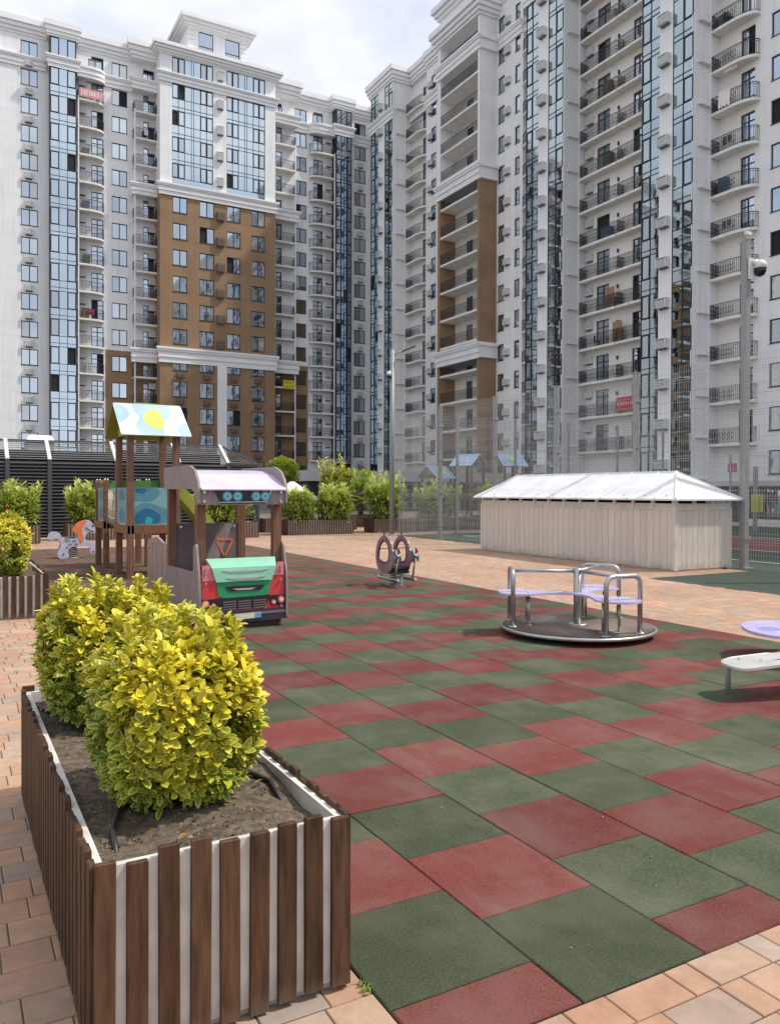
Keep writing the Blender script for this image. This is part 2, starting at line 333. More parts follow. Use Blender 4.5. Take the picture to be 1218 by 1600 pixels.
# ------------------------------------------------------------------ apartment buildings (local: x along the facade, -y out of it)
def panel_mat(name, c1, c2, pw, ph):
    """cladding: fine joints every pw x ph metres, dirt by noise"""
    m = bpy.data.materials.new(name); m.use_nodes = True; n = m.node_tree; p = n.nodes['Principled BSDF']; lk = n.links.new
    p.inputs['Roughness'].default_value = .7; p.inputs['Specular IOR Level'].default_value = .3
    t = n.nodes.new('ShaderNodeTexCoord'); s = n.nodes.new('ShaderNodeSeparateXYZ'); lk(t.outputs['Object'], s.inputs[0])
    def line(o, per, wd):
        a = n.nodes.new('ShaderNodeMath'); a.operation = 'PINGPONG'; a.inputs[1].default_value = per/2; lk(o, a.inputs[0])
        b = n.nodes.new('ShaderNodeMath'); b.operation = 'LESS_THAN'; b.inputs[1].default_value = wd; lk(a.outputs[0], b.inputs[0]); return b.outputs[0]
    ad = n.nodes.new('ShaderNodeMath'); ad.operation = 'MAXIMUM'; lk(line(s.outputs[0], pw, .014), ad.inputs[0]); lk(line(s.outputs[2], ph, .02), ad.inputs[1])
    nz = n.nodes.new('ShaderNodeTexNoise'); nz.inputs['Scale'].default_value = .5; nz.inputs['Detail'].default_value = 7; lk(t.outputs['Object'], nz.inputs['Vector'])
    rp = n.nodes.new('ShaderNodeValToRGB'); rp.color_ramp.elements[0].position = .3; rp.color_ramp.elements[1].position = .7
    rp.color_ramp.elements[0].color = (*c1, 1); rp.color_ramp.elements[1].color = (*c2, 1); lk(nz.outputs['Fac'], rp.inputs[0])
    mp2 = n.nodes.new('ShaderNodeMapping'); mp2.inputs['Scale'].default_value = (2.2, 2.2, .10); lk(t.outputs['Object'], mp2.inputs[0])
    ns2 = n.nodes.new('ShaderNodeTexNoise'); ns2.inputs['Scale'].default_value = 1.3; ns2.inputs['Detail'].default_value = 6; lk(mp2.outputs[0], ns2.inputs['Vector'])
    rs2 = n.nodes.new('ShaderNodeValToRGB'); rs2.color_ramp.elements[0].position = .30; rs2.color_ramp.elements[1].position = .55; rs2.color_ramp.elements[0].color = (.91, .905, .895, 1); rs2.color_ramp.elements[1].color = (1, 1, 1, 1); lk(ns2.outputs['Fac'], rs2.inputs[0])
    mst = n.nodes.new('ShaderNodeMix'); mst.data_type = 'RGBA'; mst.blend_type = 'MULTIPLY'; mst.inputs[0].default_value = 1; lk(rp.outputs[0], mst.inputs[6]); lk(rs2.outputs[0], mst.inputs[7])
    mx = n.nodes.new('ShaderNodeMix'); mx.data_type = 'RGBA'; mx.inputs[7].default_value = (c1[0]*.74, c1[1]*.74, c1[2]*.75, 1)
    ml = n.nodes.new('ShaderNodeMath'); ml.operation = 'MULTIPLY'; ml.inputs[1].default_value = .5; lk(ad.outputs[0], ml.inputs[0]); lk(ml.outputs[0], mx.inputs[0]); lk(mst.outputs[2], mx.inputs[6]); lk(mx.outputs[2], p.inputs['Base Color'])
    return m
M['clad'] = panel_mat('white_cladding', (.76, .765, .77), (.84, .84, .84), 1.15, 1.5)
M['cladb'] = panel_mat('brown_cladding', (.265, .168, .095), (.325, .208, .124), 1.2, 1.5)

def wall(name, parent, m, x0, x1, z0, z1, y, ops=(), depth=.24):
    b = MB(); ops = [o for o in ops if o[0] >= x0-.01 and o[1] <= x1+.01 and o[2] >= z0-.01 and o[3] <= z1+.01]
    xs = sorted(set([x0, x1]+[o[0] for o in ops]+[o[1] for o in ops])); zs = sorted(set([z0, z1]+[o[2] for o in ops]+[o[3] for o in ops]))
    for i in range(len(xs)-1):
        for j in range(len(zs)-1):
            cx_, cz_ = (xs[i]+xs[i+1])/2, (zs[j]+zs[j+1])/2
            if any(o[0] < cx_ < o[1] and o[2] < cz_ < o[3] for o in ops): continue
            b.add([(xs[i], y, zs[j]), (xs[i+1], y, zs[j]), (xs[i+1], y, zs[j+1]), (xs[i], y, zs[j+1])], [(0, 1, 2, 3)])
    for (a, c, d, e) in ops:
        q = y+depth
        b.add([(a, y, d), (c, y, d), (c, q, d), (a, q, d)], [(0, 1, 2, 3)]); b.add([(a, y, e), (a, q, e), (c, q, e), (c, y, e)], [(0, 1, 2, 3)])
        b.add([(a, y, d), (a, q, d), (a, q, e), (a, y, e)], [(0, 1, 2, 3)]); b.add([(c, y, d), (c, y, e), (c, q, e), (c, q, d)], [(0, 1, 2, 3)])
    return b.build(name, m, parent)
_fc = {}
def win_meshes(w, h, n, transom=None):
    key = (round(w, 2), round(h, 2), n, transom)
    if key in _fc: return _fc[key]
    fr = MB(); t = .075
    fr.box(0, w, .10, .17, 0, t); fr.box(0, w, .10, .17, h-t, h); fr.box(0, t, .10, .17, t, h-t); fr.box(w-t, w, .10, .17, t, h-t)
    for i in range(1, n): fr.box(w*i/n-.05, w*i/n+.05, .10, .17, t, h-t)
    if transom: fr.box(t, w-t, .103, .168, transom-.04, transom+.04)
    fr.box(-.03, w+.03, -.05, .12, -.05, 0)
    ps = []
    for k in ('glass', 'glass2', 'dark', 'glassc'):
        p = MB(); pw = w/n; p.add([(.04, .14, .04), (pw-.04, .14, .04), (pw-.04, .14, h-.04), (.04, .14, h-.04)], [(0, 1, 2, 3)]); ps.append(p.mesh('pane', M[k]))
    _fc[key] = (fr.mesh('window', M['frame']), ps, w/n); return _fc[key]
def window(parent, x, y, z, w, h, n=2, name='window', transom=None, dim=.2, op=.03):
    fm, ps, pw = win_meshes(w, h, n, transom); o = put(name, fm, parent, (x, y, z))
    for i in range(n):
        r = random.random(); k = 2 if r < op else (1 if r < op+dim else 0)
        k = 3 if (k < 2 and random.random() < .13) else k; p = put('pane', ps[k], o, (pw*i, .03 if k == 2 else 0, 0)); p.rotation_euler = (random.uniform(-.004, .004), 0, random.uniform(-.004, .004))
    return o
def cornice(name, parent, m, x0, x1, y, z0, z1, pr=.5, n=4, ends=True, back=.0):
    b = MB(); hs = (z1-z0); zz = z0
    fr = [.16, .22, .26, .36] if n == 4 else [1/n]*n
    for i in range(n):
        p = pr*((i+1)/n)**1.15; e = p if ends else 0
        b.box(x0-e, x1+e, y-p, y+back, zz, zz+hs*fr[i]-.03); b.box(x0-e*.93, x1+e*.93, y-p*.93, y+back, zz+hs*fr[i]-.03, zz+hs*fr[i]); zz += hs*fr[i]
    return b.build(name, m, parent)
def band(name, parent, m, x0, x1, y, z0, z1, ends=True):
    b = MB(); h = z1-z0
    for a, c, p in ((0, .34, .16), (.34, .46, .26), (.46, .72, .2), (.72, .86, .34), (.86, 1, .42)):
        e = p if ends else 0
        b.box(x0-e, x1+e, y-p, y, z0+a*h, z0+c*h)
    return b.build(name, m, parent)
M['grille'] = mat('ac_grille_shadow', (.16, .16, .16), .8)
def ac_mesh(m, w=.95, h=.72, d=.5):
    b = MB(); b.box(0, w, -d, -.02, 0, h, 0); b.box(.06, w-.06, -d-.006, -d, .06, h-.06, 1)
    nl = int((h-.12)/.1)
    for i in range(nl): b.box(.06, w-.06, -d-.025, -d-.006, .075+i*.1, .075+i*.1+.06, 0)
    b.box(.1, w-.1, -.22, -.02, -.1, 0, 1); return b.mesh('air_conditioner', [m, M['grille']])
ACW, ACB = ac_mesh(M['ac']), ac_mesh(M['acb'], .85, .6, .3)
ACS = ac_mesh(M['ac'], .8, .62, .34)
def railing_mesh(path, h=1.08):
    """wrought iron: rails, balusters and scroll rings along a polyline (x,y)"""
    b = MB()
    for z, t in ((h, .05), (h-.14, .025), (.1, .035)):
        for p, q in zip(path[:-1], path[1:]): b.bar((*p, z), (*q, z), t, t*.8)
    for p, q in zip(path[:-1], path[1:]):
        d = math.dist(p, q); n = max(1, int(d/.135))
        for i in range(n+1):
            f = i/n; x, y = p[0]+(q[0]-p[0])*f, p[1]+(q[1]-p[1])*f
            b.bar((x, y, .1), (x, y, h), .02, .02)
            if i < n and d > .3:
                g = (i+.5)/n; x2, y2 = p[0]+(q[0]-p[0])*g, p[1]+(q[1]-p[1])*g; ux, uy = (q[0]-p[0])/d, (q[1]-p[1])/d
                for zc in ((.42, .74) if i % 2 else (.32, .62)):
                    pts = [(x2+ux*.055*math.cos(a), y2+uy*.055*math.cos(a), zc+.09*math.sin(a)) for a in [k*math.pi/3 for k in range(7)]]
                    for u, v in zip(pts[:-1], pts[1:]): b.bar(u, v, .016, .016)
    return b.mesh('railing', M['iron'])
def slab_mesh(poly, t=.2):
    b = MB(); b.prism(poly, lambda u, v, a: (u, v, a), -t, 0); return b.mesh('balcony', M['slab'])
def curve_poly(x0, x1, d, rnd='R', y0=0.0):
    w_ = x1-x0; n = 8; pts = []
    for i in range(n+1):
        a = math.pi/2*i/n; pts.append((w_*.52+w_*.48*math.sin(a), -d*.18-d*.82*math.cos(a)))
    pl = [(0, -d)]+pts
    if rnd == 'L': pl = [(w_-u, v) for u, v in pl][::-1]
    return [(x0+u, v+y0) for u, v in pl]
def balcony_stack(parent, x0, x1, d, zs, shape, door, ac=None, acm=None, col=None, y0=0.0, wallcol='cream', dark_every=0):
    if shape == 'S': front = [(x0, y0), (x0, y0-d), (x1, y0-d), (x1, y0)]
    elif shape == 'R': front = [(x0, y0)]+curve_poly(x0, x1, d, 'R', y0)+[(x1, y0)]
    elif shape == 'L': front = [(x0, y0)]+curve_poly(x0, x1, d, 'L', y0)+[(x1, y0)]
    ins = .05; cxm = (x0+x1)/2
    rp = [(cxm+(u-cxm)*(1-ins*2/(x1-x0)), y0+(v-y0)*.95) for u, v in front]
    sm, rm = slab_mesh(front), railing_mesh(rp)
    for z in zs:
        o = put('balcony', sm, parent, (0, 0, z)); put('railing', rm, o, (0, 0, 0))
        window(parent, door[0], y0, z+.05, door[1]-door[0], 2.3, 2 if door[1]-door[0] > 1 else 1, 'balcony_door', 1.7, .35, .12)
        if ac is not None: put('air_conditioner', acm or ACS, parent, (ac, y0, z+1.75))
    if col is not None:
        b = MB(); b.box(col-.07, col+.07, y0-d+.02, y0-d+.16, zs[-1]-2, zs[0]+.2); b.build('pillar', M['white'], parent)
def curtain(parent, w, zs, h, x, y, cols, rows, pat, name='glazing', m='cwall', th=.05):
    """one storey module: rows=[(z0,z1)], cols=[x..]; pat = set of (col,row) openable casements; each casement pane its own object"""
    fr = MB(); small = MB(); panes = []
    for c in cols: fr.box(c-th/2, c+th/2, -.04, .06, 0, h)
    for (a, b_) in rows: fr.box(cols[0]-th/2, cols[-1]+th/2, -.035, .055, a-th/2, a+th/2)
    for i in range(len(cols)-1):
        for j, (a, b_) in enumerate(rows):
            if (i, j) in pat:
                X0, X1 = cols[i]+th/2, cols[i+1]-th/2; A, B = a+th/2, b_-th/2; t = .07
                fr.box(X0, X1, -.07, .04, A, A+t); fr.box(X0, X1, -.07, .04, B-t, B); fr.box(X0, X0+t, -.07, .04, A+t, B-t); fr.box(X1-t, X1, -.07, .04, A+t, B-t)
            if b_-a > 1.2:
                ms = []
                for k in (m, 'glass2', 'dark'):
                    p = MB(); p.add([(cols[i], 0, a), (cols[i+1], 0, a), (cols[i+1], 0, b_), (cols[i], 0, b_)], [(0, 1, 2, 3)]); ms.append(p.mesh('pane', M[k]))
                panes.append((ms, (i, j) in pat))
            else: small.add([(cols[i], 0, a), (cols[i+1], 0, a), (cols[i+1], 0, b_), (cols[i], 0, b_)], [(0, 1, 2, 3)])
    fm = fr.mesh('glazing', M['frame']); sm = small.mesh('spandrel', M[m]) if small.f else None
    for z in zs:
        o = put('glazing', fm, parent, (x, y, z))
        for ms, opn in panes:
            k = 2 if (opn and random.random() < .07) else (1 if opn and random.random() < .3 else 0)
            p = put('pane', ms[k], o, (0, .001, 0)); p.rotation_euler = (random.uniform(-.003, .003), 0, random.uniform(-.002, .002))
        if sm: put('spandrel', sm, o, (0, .002, 0))

# ---- left block
LB = thing('apartment_building', 'long white and brown apartment block with glazed bays behind the louvred enclosure', 'building', (0, 94.64, 0))
b = MB(); b.box(-8, 49.5, .5, 16, -.05, 51.4); b.box(21.4, 34.9, .4, 15.8, 51.35, 51.9); b.build('building_core', M['dark'], LB)
HEAD = [49.66-3*k for k in range(16)]; FL = [47.4-3*k for k in range(15)]
K1 = range(16)
def col_ops(x0, x1, ks, hh=1.73, top=0): return [(x0, x1, HEAD[k]+top-hh, HEAD[k]+top) for k in ks]
ops = []
for x0, x1 in ((7.18, 8.85), (1.4, 3.07), (16.51, 18.19), (38.56, 40.17), (46.93, 48.58)):
    o_ = col_ops(x0, x1, K1); ops += o_
    for (a, c, d, e) in o_: window(LB, a, 0, d, c-a, e-d, 2, dim=.25 if x0 > 16 else .08, op=.035 if x0 > 12 else .015)
doors = ((14.32, 15.62), (19.96, 21.2), (36.1, 36.85), (41.1, 42.44))
dops = [(a, c, z+.05, z+2.35) for a, c in doors for z in FL]
attic = [(14.0, 15.5, 47.95, 49.4), (19.9, 21.1, 48.0, 49.3), (36.1, 36.9, 48.0, 49.3), (41.0, 42.4, 48.0, 49.5)]
for (a, c, d, e) in attic: window(LB, a, 0, d, c-a, e-d, 2, dim=.6)
ZB = 17.3
def seg(x0, x1, lowbrown):
    ov = [o for o in ops+[d for d in dops if d[2] > 40 or True]+attic]
    if lowbrown:
        wall('wall', LB, M['clad'], x0, x1, ZB, 51.5, 0, [o for o in ov if o[2] >= ZB-.2 and True])
        wall('wall', LB, M['cladb'], x0, x1, 2.2, ZB, 0, [o for o in ov if o[3] <= ZB])
    else: wall('wall', LB, M['clad'], x0, x1, 2.2, 51.5, 0, ov)
seg(-8, 15.8, False); seg(15.8, 21.3, True); seg(35.0, 40.45, True); seg(40.45, 49.8, False)
b = MB(); b.box(-8, 49.8, -.06, .3, 0, 2.2); b.build('plinth', M['plinth'], LB)
for x in (7.55, 1.8):
    for k in K1: put('air_conditioner', ACS, LB, (x, 0, HEAD[k]-2.75))
for k in range(1, 16): put('air_conditioner', ACS, LB, (47.35, 0, HEAD[k]-2.75))
# bays A and B
rowsA = [(0, .4), (.4, 1.15), (1.15, 3.0)]
for x0, x1 in ((9.97, 12.56), (43.78, 45.92)):
    w_ = x1-x0; cs = [0, w_*.34, w_*.66, w_]
    curtain(LB, w_, [43.97-3*k for k in range(14)], 3, x0, -1.2, cs, rowsA, {(0, 2), (2, 2)})
    curtain(LB, w_, [48.25], 2, x0, -1.2, cs, [(0, 1.95)], {(0, 0), (2, 0)})
    b = MB(); b.box(x0-.02, x0+.1, -1.18, .02, 2, 50.3); b.box(x1-.1, x1+.02, -1.18, .02, 2, 50.3); b.box(x0+.1, x1-.1, -.6, -.4, 2, 50); b.build('bay_side', M['frame'], LB)
    band('band_cornice', LB, M['cornice'], x0-.1, x1+.1, -1.15, 46.95, 48.2)
    cornice('parapet', LB, M['cornice'], x0-.25, x1+.25, -1.05, 50.3, 51.95, .35, back=1.2)
# running cornices and parapets of the flat walls
for x0, x1 in ((-8, 9.7), (12.8, 18.9), (38.5, 43.5), (46.2, 49.6)):
    band('band_cornice', LB, M['cornice'], x0, x1, .0, 46.75, 47.95, False)
    cornice('parapet', LB, M['cornice'], x0, x1, .02, 50.15, 51.9, .55, ends=False, back=.8)
# curved entablatures above the curved balconies
for x0, x1, s_ in ((12.7, 15.75, 'R'), (40.45, 43.75, 'L')):
    b = MB()
    for z0, z1, ex in ((46.75, 47.15, .0), (47.15, 47.3, .1), (47.3, 47.7, .05), (47.7, 47.98, .2)):
        pl = [(x0, 0)]+[(x0+(u-x0)*1.0, v) for u, v in curve_poly(x0, x1, 1.05+ex, s_)]+[(x1, 0)]
        b.prism(pl, lambda u, v, a: (u, v, a), z0, z1)
    b.build('curved_entablature', M['cornice'], LB)
balcony_stack(LB, 12.78, 15.66, 1.05, FL[1:], 'R', (14.32, 15.62), 12.95, ACS, 12.85)
balcony_stack(LB, 18.75, 21.3, 1.1, FL[1:], 'S', (19.96, 21.2), 20.55, ACS, 18.82)
balcony_stack(LB, 35.05, 38.39, 1.0, FL[1:], 'S', (36.1, 36.85), None, None, 38.3)
balcony_stack(LB, 40.49, 43.69, 1.05, FL[1:], 'L', (41.1, 42.44), 42.75, ACS, 43.65)
for x0, x1 in ((18.6, 21.2), (35.1, 38.5)):
    for z0, z1 in ((46.75, 47.95), (34.9, 36.2), (16.0, 17.6)): band('band_cornice', LB, M['cornice'], x0, x1, -1.15, z0, z1); 
    b = MB()
    for z0, z1 in ((46.8, 47.9), (35, 36.1), (16.1, 17.5)): b.box(x0, x1, -1.14, 0, z0, z1)
    b.build('loggia_beam', M['cream'], LB)
    cornice('parapet', LB, M['cornice'], x0, x1, -.9, 50.3, 52.3, .6, back=1.5)
# central projecting block
YC = -2.5; CB = (21.27, 22.63, 27.37, 28.99, 33.73, 35.04)
cops = [(CB[1], CB[2], 48.83, 50.76), (CB[3], CB[4], 48.83, 50.76), (CB[1], CB[2], 36.35, 47.75), (CB[3], CB[4], 36.35, 47.75)]
wall('wall', LB, M['clad'], CB[0], CB[5], 35.9, 51.0, YC, cops, .15)
bcols = ((22.71, 24.38), (25.8, 27.53), (29.04, 30.71), (32.05, 33.74))
bops = [(a, c, 34.95-3*k-1.78, 34.95-3*k) for a, c in bcols for k in range(11)]
for (a, c, d, e) in bops: window(LB, a, YC, d, c-a, e-d, 2, dim=.4, op=.05)
wall('wall', LB, M['cladb'], CB[0], CB[5], 2.0, 35.9, YC, bops)
for xs_ in (CB[0], CB[5]):
    b = MB(); b.add([(xs_, YC, 35.9), (xs_, 0, 35.9), (xs_, 0, 51), (xs_, YC, 51)], [(0, 1, 2, 3)]); b.build('side_wall', M['clad'], LB)
    b = MB(); b.add([(xs_, YC, 0), (xs_, 0, 0), (xs_, 0, 35.9), (xs_, YC, 35.9)], [(0, 1, 2, 3)]); b.build('side_wall', M['cladb'], LB)
for xa, xb in ((CB[1], CB[2]), (CB[3], CB[4])):
    w_ = xb-xa; cs = [0, w_*.155, w_*.31, w_*.47, w_*.53, w_*.69, w_*.845, w_]
    curtain(LB, w_, [48.83], 1.93, xa, YC+.1, cs, [(0, 1.93)], {(0, 0), (1, 0), (5, 0), (6, 0)})
    curtain(LB, w_, [46.1-3*k for k in range(4)], 3, xa, YC+.1, cs, [(-1.35, -.95), (-.95, 0), (0, 1.65)], {(0, 2), (1, 2), (5, 2), (6, 2)})
cornice('parapet', LB, M['cornice'], CB[0]-.05, CB[5]+.05, YC, 50.85, 52.0, .75, back=2.8)
band('band_cornice', LB, M['cornice'], CB[0], CB[5], YC, 47.75, 48.8)
band('band_cornice', LB, M['cornice'], CB[0], CB[5], YC, 34.98, 36.3)
band('band_cornice', LB, M['cornice'], CB[0], CB[5], YC, 16.0, 17.75)
b = MB(); b.box(27.9, 29.0, YC-.2, YC, 0, 16.0); b.build('pilaster', M['white'], LB)
for z in [49.3]+[46.0-3*k for k in range(4)]: put('air_conditioner', ac_mesh(M['ac'], .8, 1.0, .3), LB, (27.8, YC, z))
for k in range(6): put('air_conditioner', ac_mesh(M['acb'], .95, 1.0, .35), LB, (27.75, YC, 33.2-3*k-.2))
for k in range(6, 11):
    for a, c in bcols: put('air_conditioner', ACB, LB, (a+.4, YC, 34.95-3*k-2.6))
# rooftop pavilion
P0, P1, PF = 24.9, 32.1, -.6
wall('rooftop_wall', LB, M['clad'], P0, P1, 51.5, 55.9, PF, [(26.2, 27.95, 53.0, 55.5), (29.4, 31.2, 53.0, 55.5)])
for a in (26.2, 29.4): window(LB, a, PF, 53.0, 1.77, 2.5, 1, 'window', .85, 0, 0)
b = MB(); b.box(P0+.05, P1-.05, PF+.3, 7, 51.5, 55.85); b.build('rooftop_body', M['white'], LB)
b = MB(); b.add([(P0, PF, 51.5), (P0, 7, 51.5), (P0, 7, 55.9), (P0, PF, 55.9)], [(0, 1, 2, 3)]); b.add([(P1, PF, 51.5), (P1, 7, 51.5), (P1, 7, 55.9), (P1, PF, 55.9)], [(0, 1, 2, 3)]); b.build('rooftop_side', M['clad'], LB)
for xa in (P0, P1-.75):
    b = MB()
    for i in range(6): b.box(xa, xa+.75, PF-.1, PF, 52.6+i*.56, 52.6+i*.56+.5)
    b.build('quoin', M['cornice'], LB)
cornice('parapet', LB, M['cornice'], P0, P1, PF, 55.7, 56.9, .95, back=7.5)

# the wing that carries on past the frame's left edge (seen only in reflections)
o5 = [(x, x+1.7, z-1.73, z) for x in (-13, -17.5, -22, -27.5, -32, -37, -42, -47, -52, -57) for z in HEAD]
wall('wall', LB, M['cladb'], -25, -8, 2.2, 36, -.6, [o for o in o5 if -25 <= o[0] and o[3] < 36]); wall('wall', LB, M['clad'], -25, -8, 36, 51.5, -.6, [o for o in o5 if -25 <= o[0] and o[2] > 36]); wall('wall', LB, M['clad'], -62, -25, 2.2, 51.5, 0, [o for o in o5 if o[0] < -25])
b = MB()
for (a, c, d, e) in o5: b.add([(a, .0, d), (c, .0, d), (c, .0, e), (a, .0, e)] if a > -25 else [(a, .15, d), (c, .15, d), (c, .15, e), (a, .15, e)], [(0, 1, 2, 3)])
stuff(b.build('wing_window', M['glass2'], LB))
b = MB(); b.box(-62, -8, .5, 16, 0, 51.4); b.build('wing_core', M['dark'], LB)
b = MB()
for x in (-15.6, -29.5, -39.5, -49.6):
    for z in FL: b.box(x, x+2.6, -1.4, 0, z-.2, z); b.box(x, x+2.6, -1.4, -1.35, z, z+1.05, 1)
stuff(b.build('wing_balcony', [M['slab'], M['iron']], LB))

# ---- right block: local x = -Y
XW = 49.7
RB = thing('apartment_building', 'tall white apartment block with stacked iron-railed balconies behind the mesh fence', 'building', (XW, 0, 0), -math.pi/2)
b = MB(); b.box(-94, 42, .5, 15, -.05, 51.8); b.build('building_core', M['dark'], RB)
FR = [46.95-3*k for k in range(15)]
yS, yB = -.9, -2.7
rops = []
def rwin(Ya, Yb, y, h=1.65, n=1, sill=.75, **k):
    o_ = [(-Ya, -Yb, z+sill, z+sill+h) for z in FR+[1.95]]
    for (a, c, d, e) in o_: window(RB, a, y, d, c-a, e-d, n, **k)
    return o_
def rdoor(Ya, Yb, y):
    return [(-Ya, -Yb, z+.05, z+2.35) for z in FR]
# flat walls
o1 = rwin(79.3, 78.2, -.5, n=1, dim=.5); wall('wall', RB, M['clad'], -80.4, -74.2, 1.9, 52, -.5, o1)
o2 = rwin(66.43, 65.36, -.5, n=1, dim=.5)+rwin(63.69, 62.88, -.5, n=1, dim=.5); wall('wall', RB, M['clad'], -67.2, -62.4, 1.9, 52, -.5, o2)
o3 = rwin(35.9, 34.2, 0, n=2, dim=.35)+rwin(31.5, 29.8, 0, n=2, dim=.35)
wall('wall', RB, M['cream'], -84.6, -80.4, 1.9, 52, 0, rdoor(81.95, 80.75, 0))
wall('wall', RB, M['cream'], -62.4, -59.0, 1.9, 52, 0, rdoor(61.8, 60.7, 0))
wall('wall', RB, M['cream'], -54.2, -45.0, 1.9, 52, 0, rdoor(52.75, 51.2, 0)+rdoor(48.55, 47.5, 0))
wall('wall', RB, M['cream'], -40.2, -36.7, 1.9, 52, 0, rdoor(38.3, 37.15, 0))
wall('wall', RB, M['clad'], -36.7, -28, 1.9, 52, 0, o3)
wall('wall', RB, M['clad'], -95, -90, 1.9, 52, 0)
for Y_ in (80.4, 62.4):
    b = MB(); b.add([(-Y_, -.5, 2), (-Y_, 0, 2), (-Y_, 0, 52), (-Y_, -.5, 52)], [(0, 1, 2, 3)]); b.build('side_wall', M['clad'], RB)
b = MB(); b.box(-94.4, 42, -.05, .3, 0, 1.9); b.build('plinth', M['plinth'], RB)
# bays: glass, pier with air conditioners, glass, white flank with ledges
rowsB = [(0, .38), (.38, 1.2), (1.2, 3.0)]
for (a, b0, c0, d0) in ((90.0, 88.0, 86.4, 84.5), (59.1, 57.35, 56.0, 54.05), (45.0, 43.25, 42.0, 40.15)):
    zs_ = [49.5-3*k for k in range(17)]
    for (u, v, pt) in ((a, b0, {(0, 2)}), (c0, d0, {(1, 2)})):
        w_ = u-v; curtain(RB, w_, zs_, 3, -u, yB, [0, w_*.5, w_], rowsB, pt, m='cwallr')
        bb = MB(); bb.box(-u+.03, -v-.03, yB+.35, yB+.5, 1, 52); bb.build('bay_back', M['dark'], RB)
    bb = MB(); bb.box(-b0, -c0, yB-.06, yB+.6, .9, 52); bb.build('pier', M['white'], RB)
    bb = MB(); bb.add([(-d0, yB, .9), (-d0, 0, .9), (-d0, 0, 52), (-d0, yB, 52)], [(0, 1, 2, 3)]); bb.box(-d0-.12, -d0+.05, yB-.04, yB+.12, .9, 52); bb.box(-d0, -d0+.06, yS-.1, yS+.1, .9, 52); bb.build('flank_wall', M['clad'], RB)
    bb = MB(); bb.add([(-a, yB, .9), (-a, 0, .9), (-a, 0, 52), (-a, yB, 52)], [(0, 1, 2, 3)]); bb.build('flank_wall', M['clad'], RB)
    for k in range(16):
        bb_ = FR[0]+.4-3*k
        lm = _fc.get('ledge')
        if lm is None:
            l_ = MB(); l_.box(0, .28, -.85, .35, 0, .08); lm = l_.mesh('ledge', M['ac']); _fc['ledge'] = lm
        put('ledge', lm, RB, (-d0, yB+1.25, bb_))
        put('air_conditioner', ACW, RB, (-(b0+c0)/2-.48, yB-.06, FR[0]+1.2-3*k))
# balconies
balcony_stack(RB, -84.4, -80.4, .95, FR, 'R', (-81.95, -80.75), None)
balcony_stack(RB, -62.6, -59.2, 1.0, FR, 'L', (-61.8, -60.7), None)
balcony_stack(RB, -54.0, -49.6, .9, FR, 'S', (-52.75, -51.2), -53.9, ACS)
balcony_stack(RB, -49.5, -45.1, .9, FR, 'S', (-48.55, -47.5), None)
balcony_stack(RB, -40.1, -36.75, .95, FR, 'R', (-38.3, -37.15), None)
lamp = MB(); lamp.box(0, .12, -.15, 0, 0, .3); lm_ = lamp.mesh('wall_lamp', M['iron'])
for z in FR: put('wall_lamp', lm_, RB, (-50.2, 0, z+1.7))
for k in range(15):
    for Y_ in (79.9, 65.3): put('air_conditioner', ACS, RB, (-Y_+.15, -.5, FR[k]+1.15))
    put('air_conditioner', ACS, RB, (-34.0, 0, FR[k]+1.5))
# loggia tower
BX0, BX1 = -73.9, -66.9
def lside(m, z0, z1):
    b = MB(); b.box(BX0-.45, BX0, yB, .0, z0, z1); b.build('tower_wall', m, RB)
    b = MB(); b.box(BX1, BX1+.3, yB, .0, z0, z1); b.build('tower_wall', m, RB)
lside(M['cladb'], 0, 33.0); lside(M['clad'], 33.0, 50)
wall('loggia_back', RB, M['cream'], BX0, BX1, 1.9, 50, -.7, [(-71.7, -70.5, z+.05, z+2.3) for z in FR])
lslab = MB(); lslab.box(BX0, BX1, yB+.05, -.7, -.22, 0); lsm = lslab.mesh('balcony', M['slab']); lrm = railing_mesh([(BX0, yB+.12), (BX1, yB+.12)])
for k, z in enumerate(FR):
    window(RB, -71.7, -.7, z+.05, 1.2, 2.25, 1, 'balcony_door', None, .7, .3)
    o = put('balcony', lsm, RB, (0, 0, z)); put('railing', lrm, o)
for z0, z1 in ((45.9, 47.3), (32.9, 34.5), (14.9, 16.5)):
    band('band_cornice', RB, M['cornice'], BX0-.45, BX1+.3, yB, z0, z1)
    b = MB(); b.box(BX0-.44, BX1+.29, yB+.02, -.5, z0+.02, z1-.02); b.box(BX1+.3, BX1+.55, yB, -.5, z0+.1, z1-.1); b.box(BX1+.3, BX1+.75, yB, -.5, z1-.35, z1); b.build('tower_beam', M['cornice'], RB)
cornice('parapet', RB, M['cornice'], BX0-.45, BX1+.3, yB, 49.4, 51.2, .8, back=3)
b = MB(); b.box(BX0-.2, BX1+.1, yB+.3, 6, 51.2, 52.6); b.build('tower_attic', M['white'], RB)
cornice('parapet', RB, M['cornice'], BX0-.2, BX1+.1, yB+.3, 52.2, 53.9, .9, back=7)
for x0, x1, y in ((-95, -90.2, 0), (-90.2, -84.4, yB), (-84.4, -80.4, -.3), (-80.4, -74.6, -.5), (-66.3, -62.4, -.5), (-62.4, -59.2, -.3), (-59.2, -54, yB), (-54, -45.1, -.2), (-45.1, -40.1, yB), (-40.1, 42, 0)):
    band('band_cornice', RB, M['cornice'], x0, x1, y, 46.1, 47.4, y == yB)
    cornice('parapet', RB, M['cornice'], x0, x1, y, 50.6, 52.4, .55, ends=(y == yB), back=1.2-y)
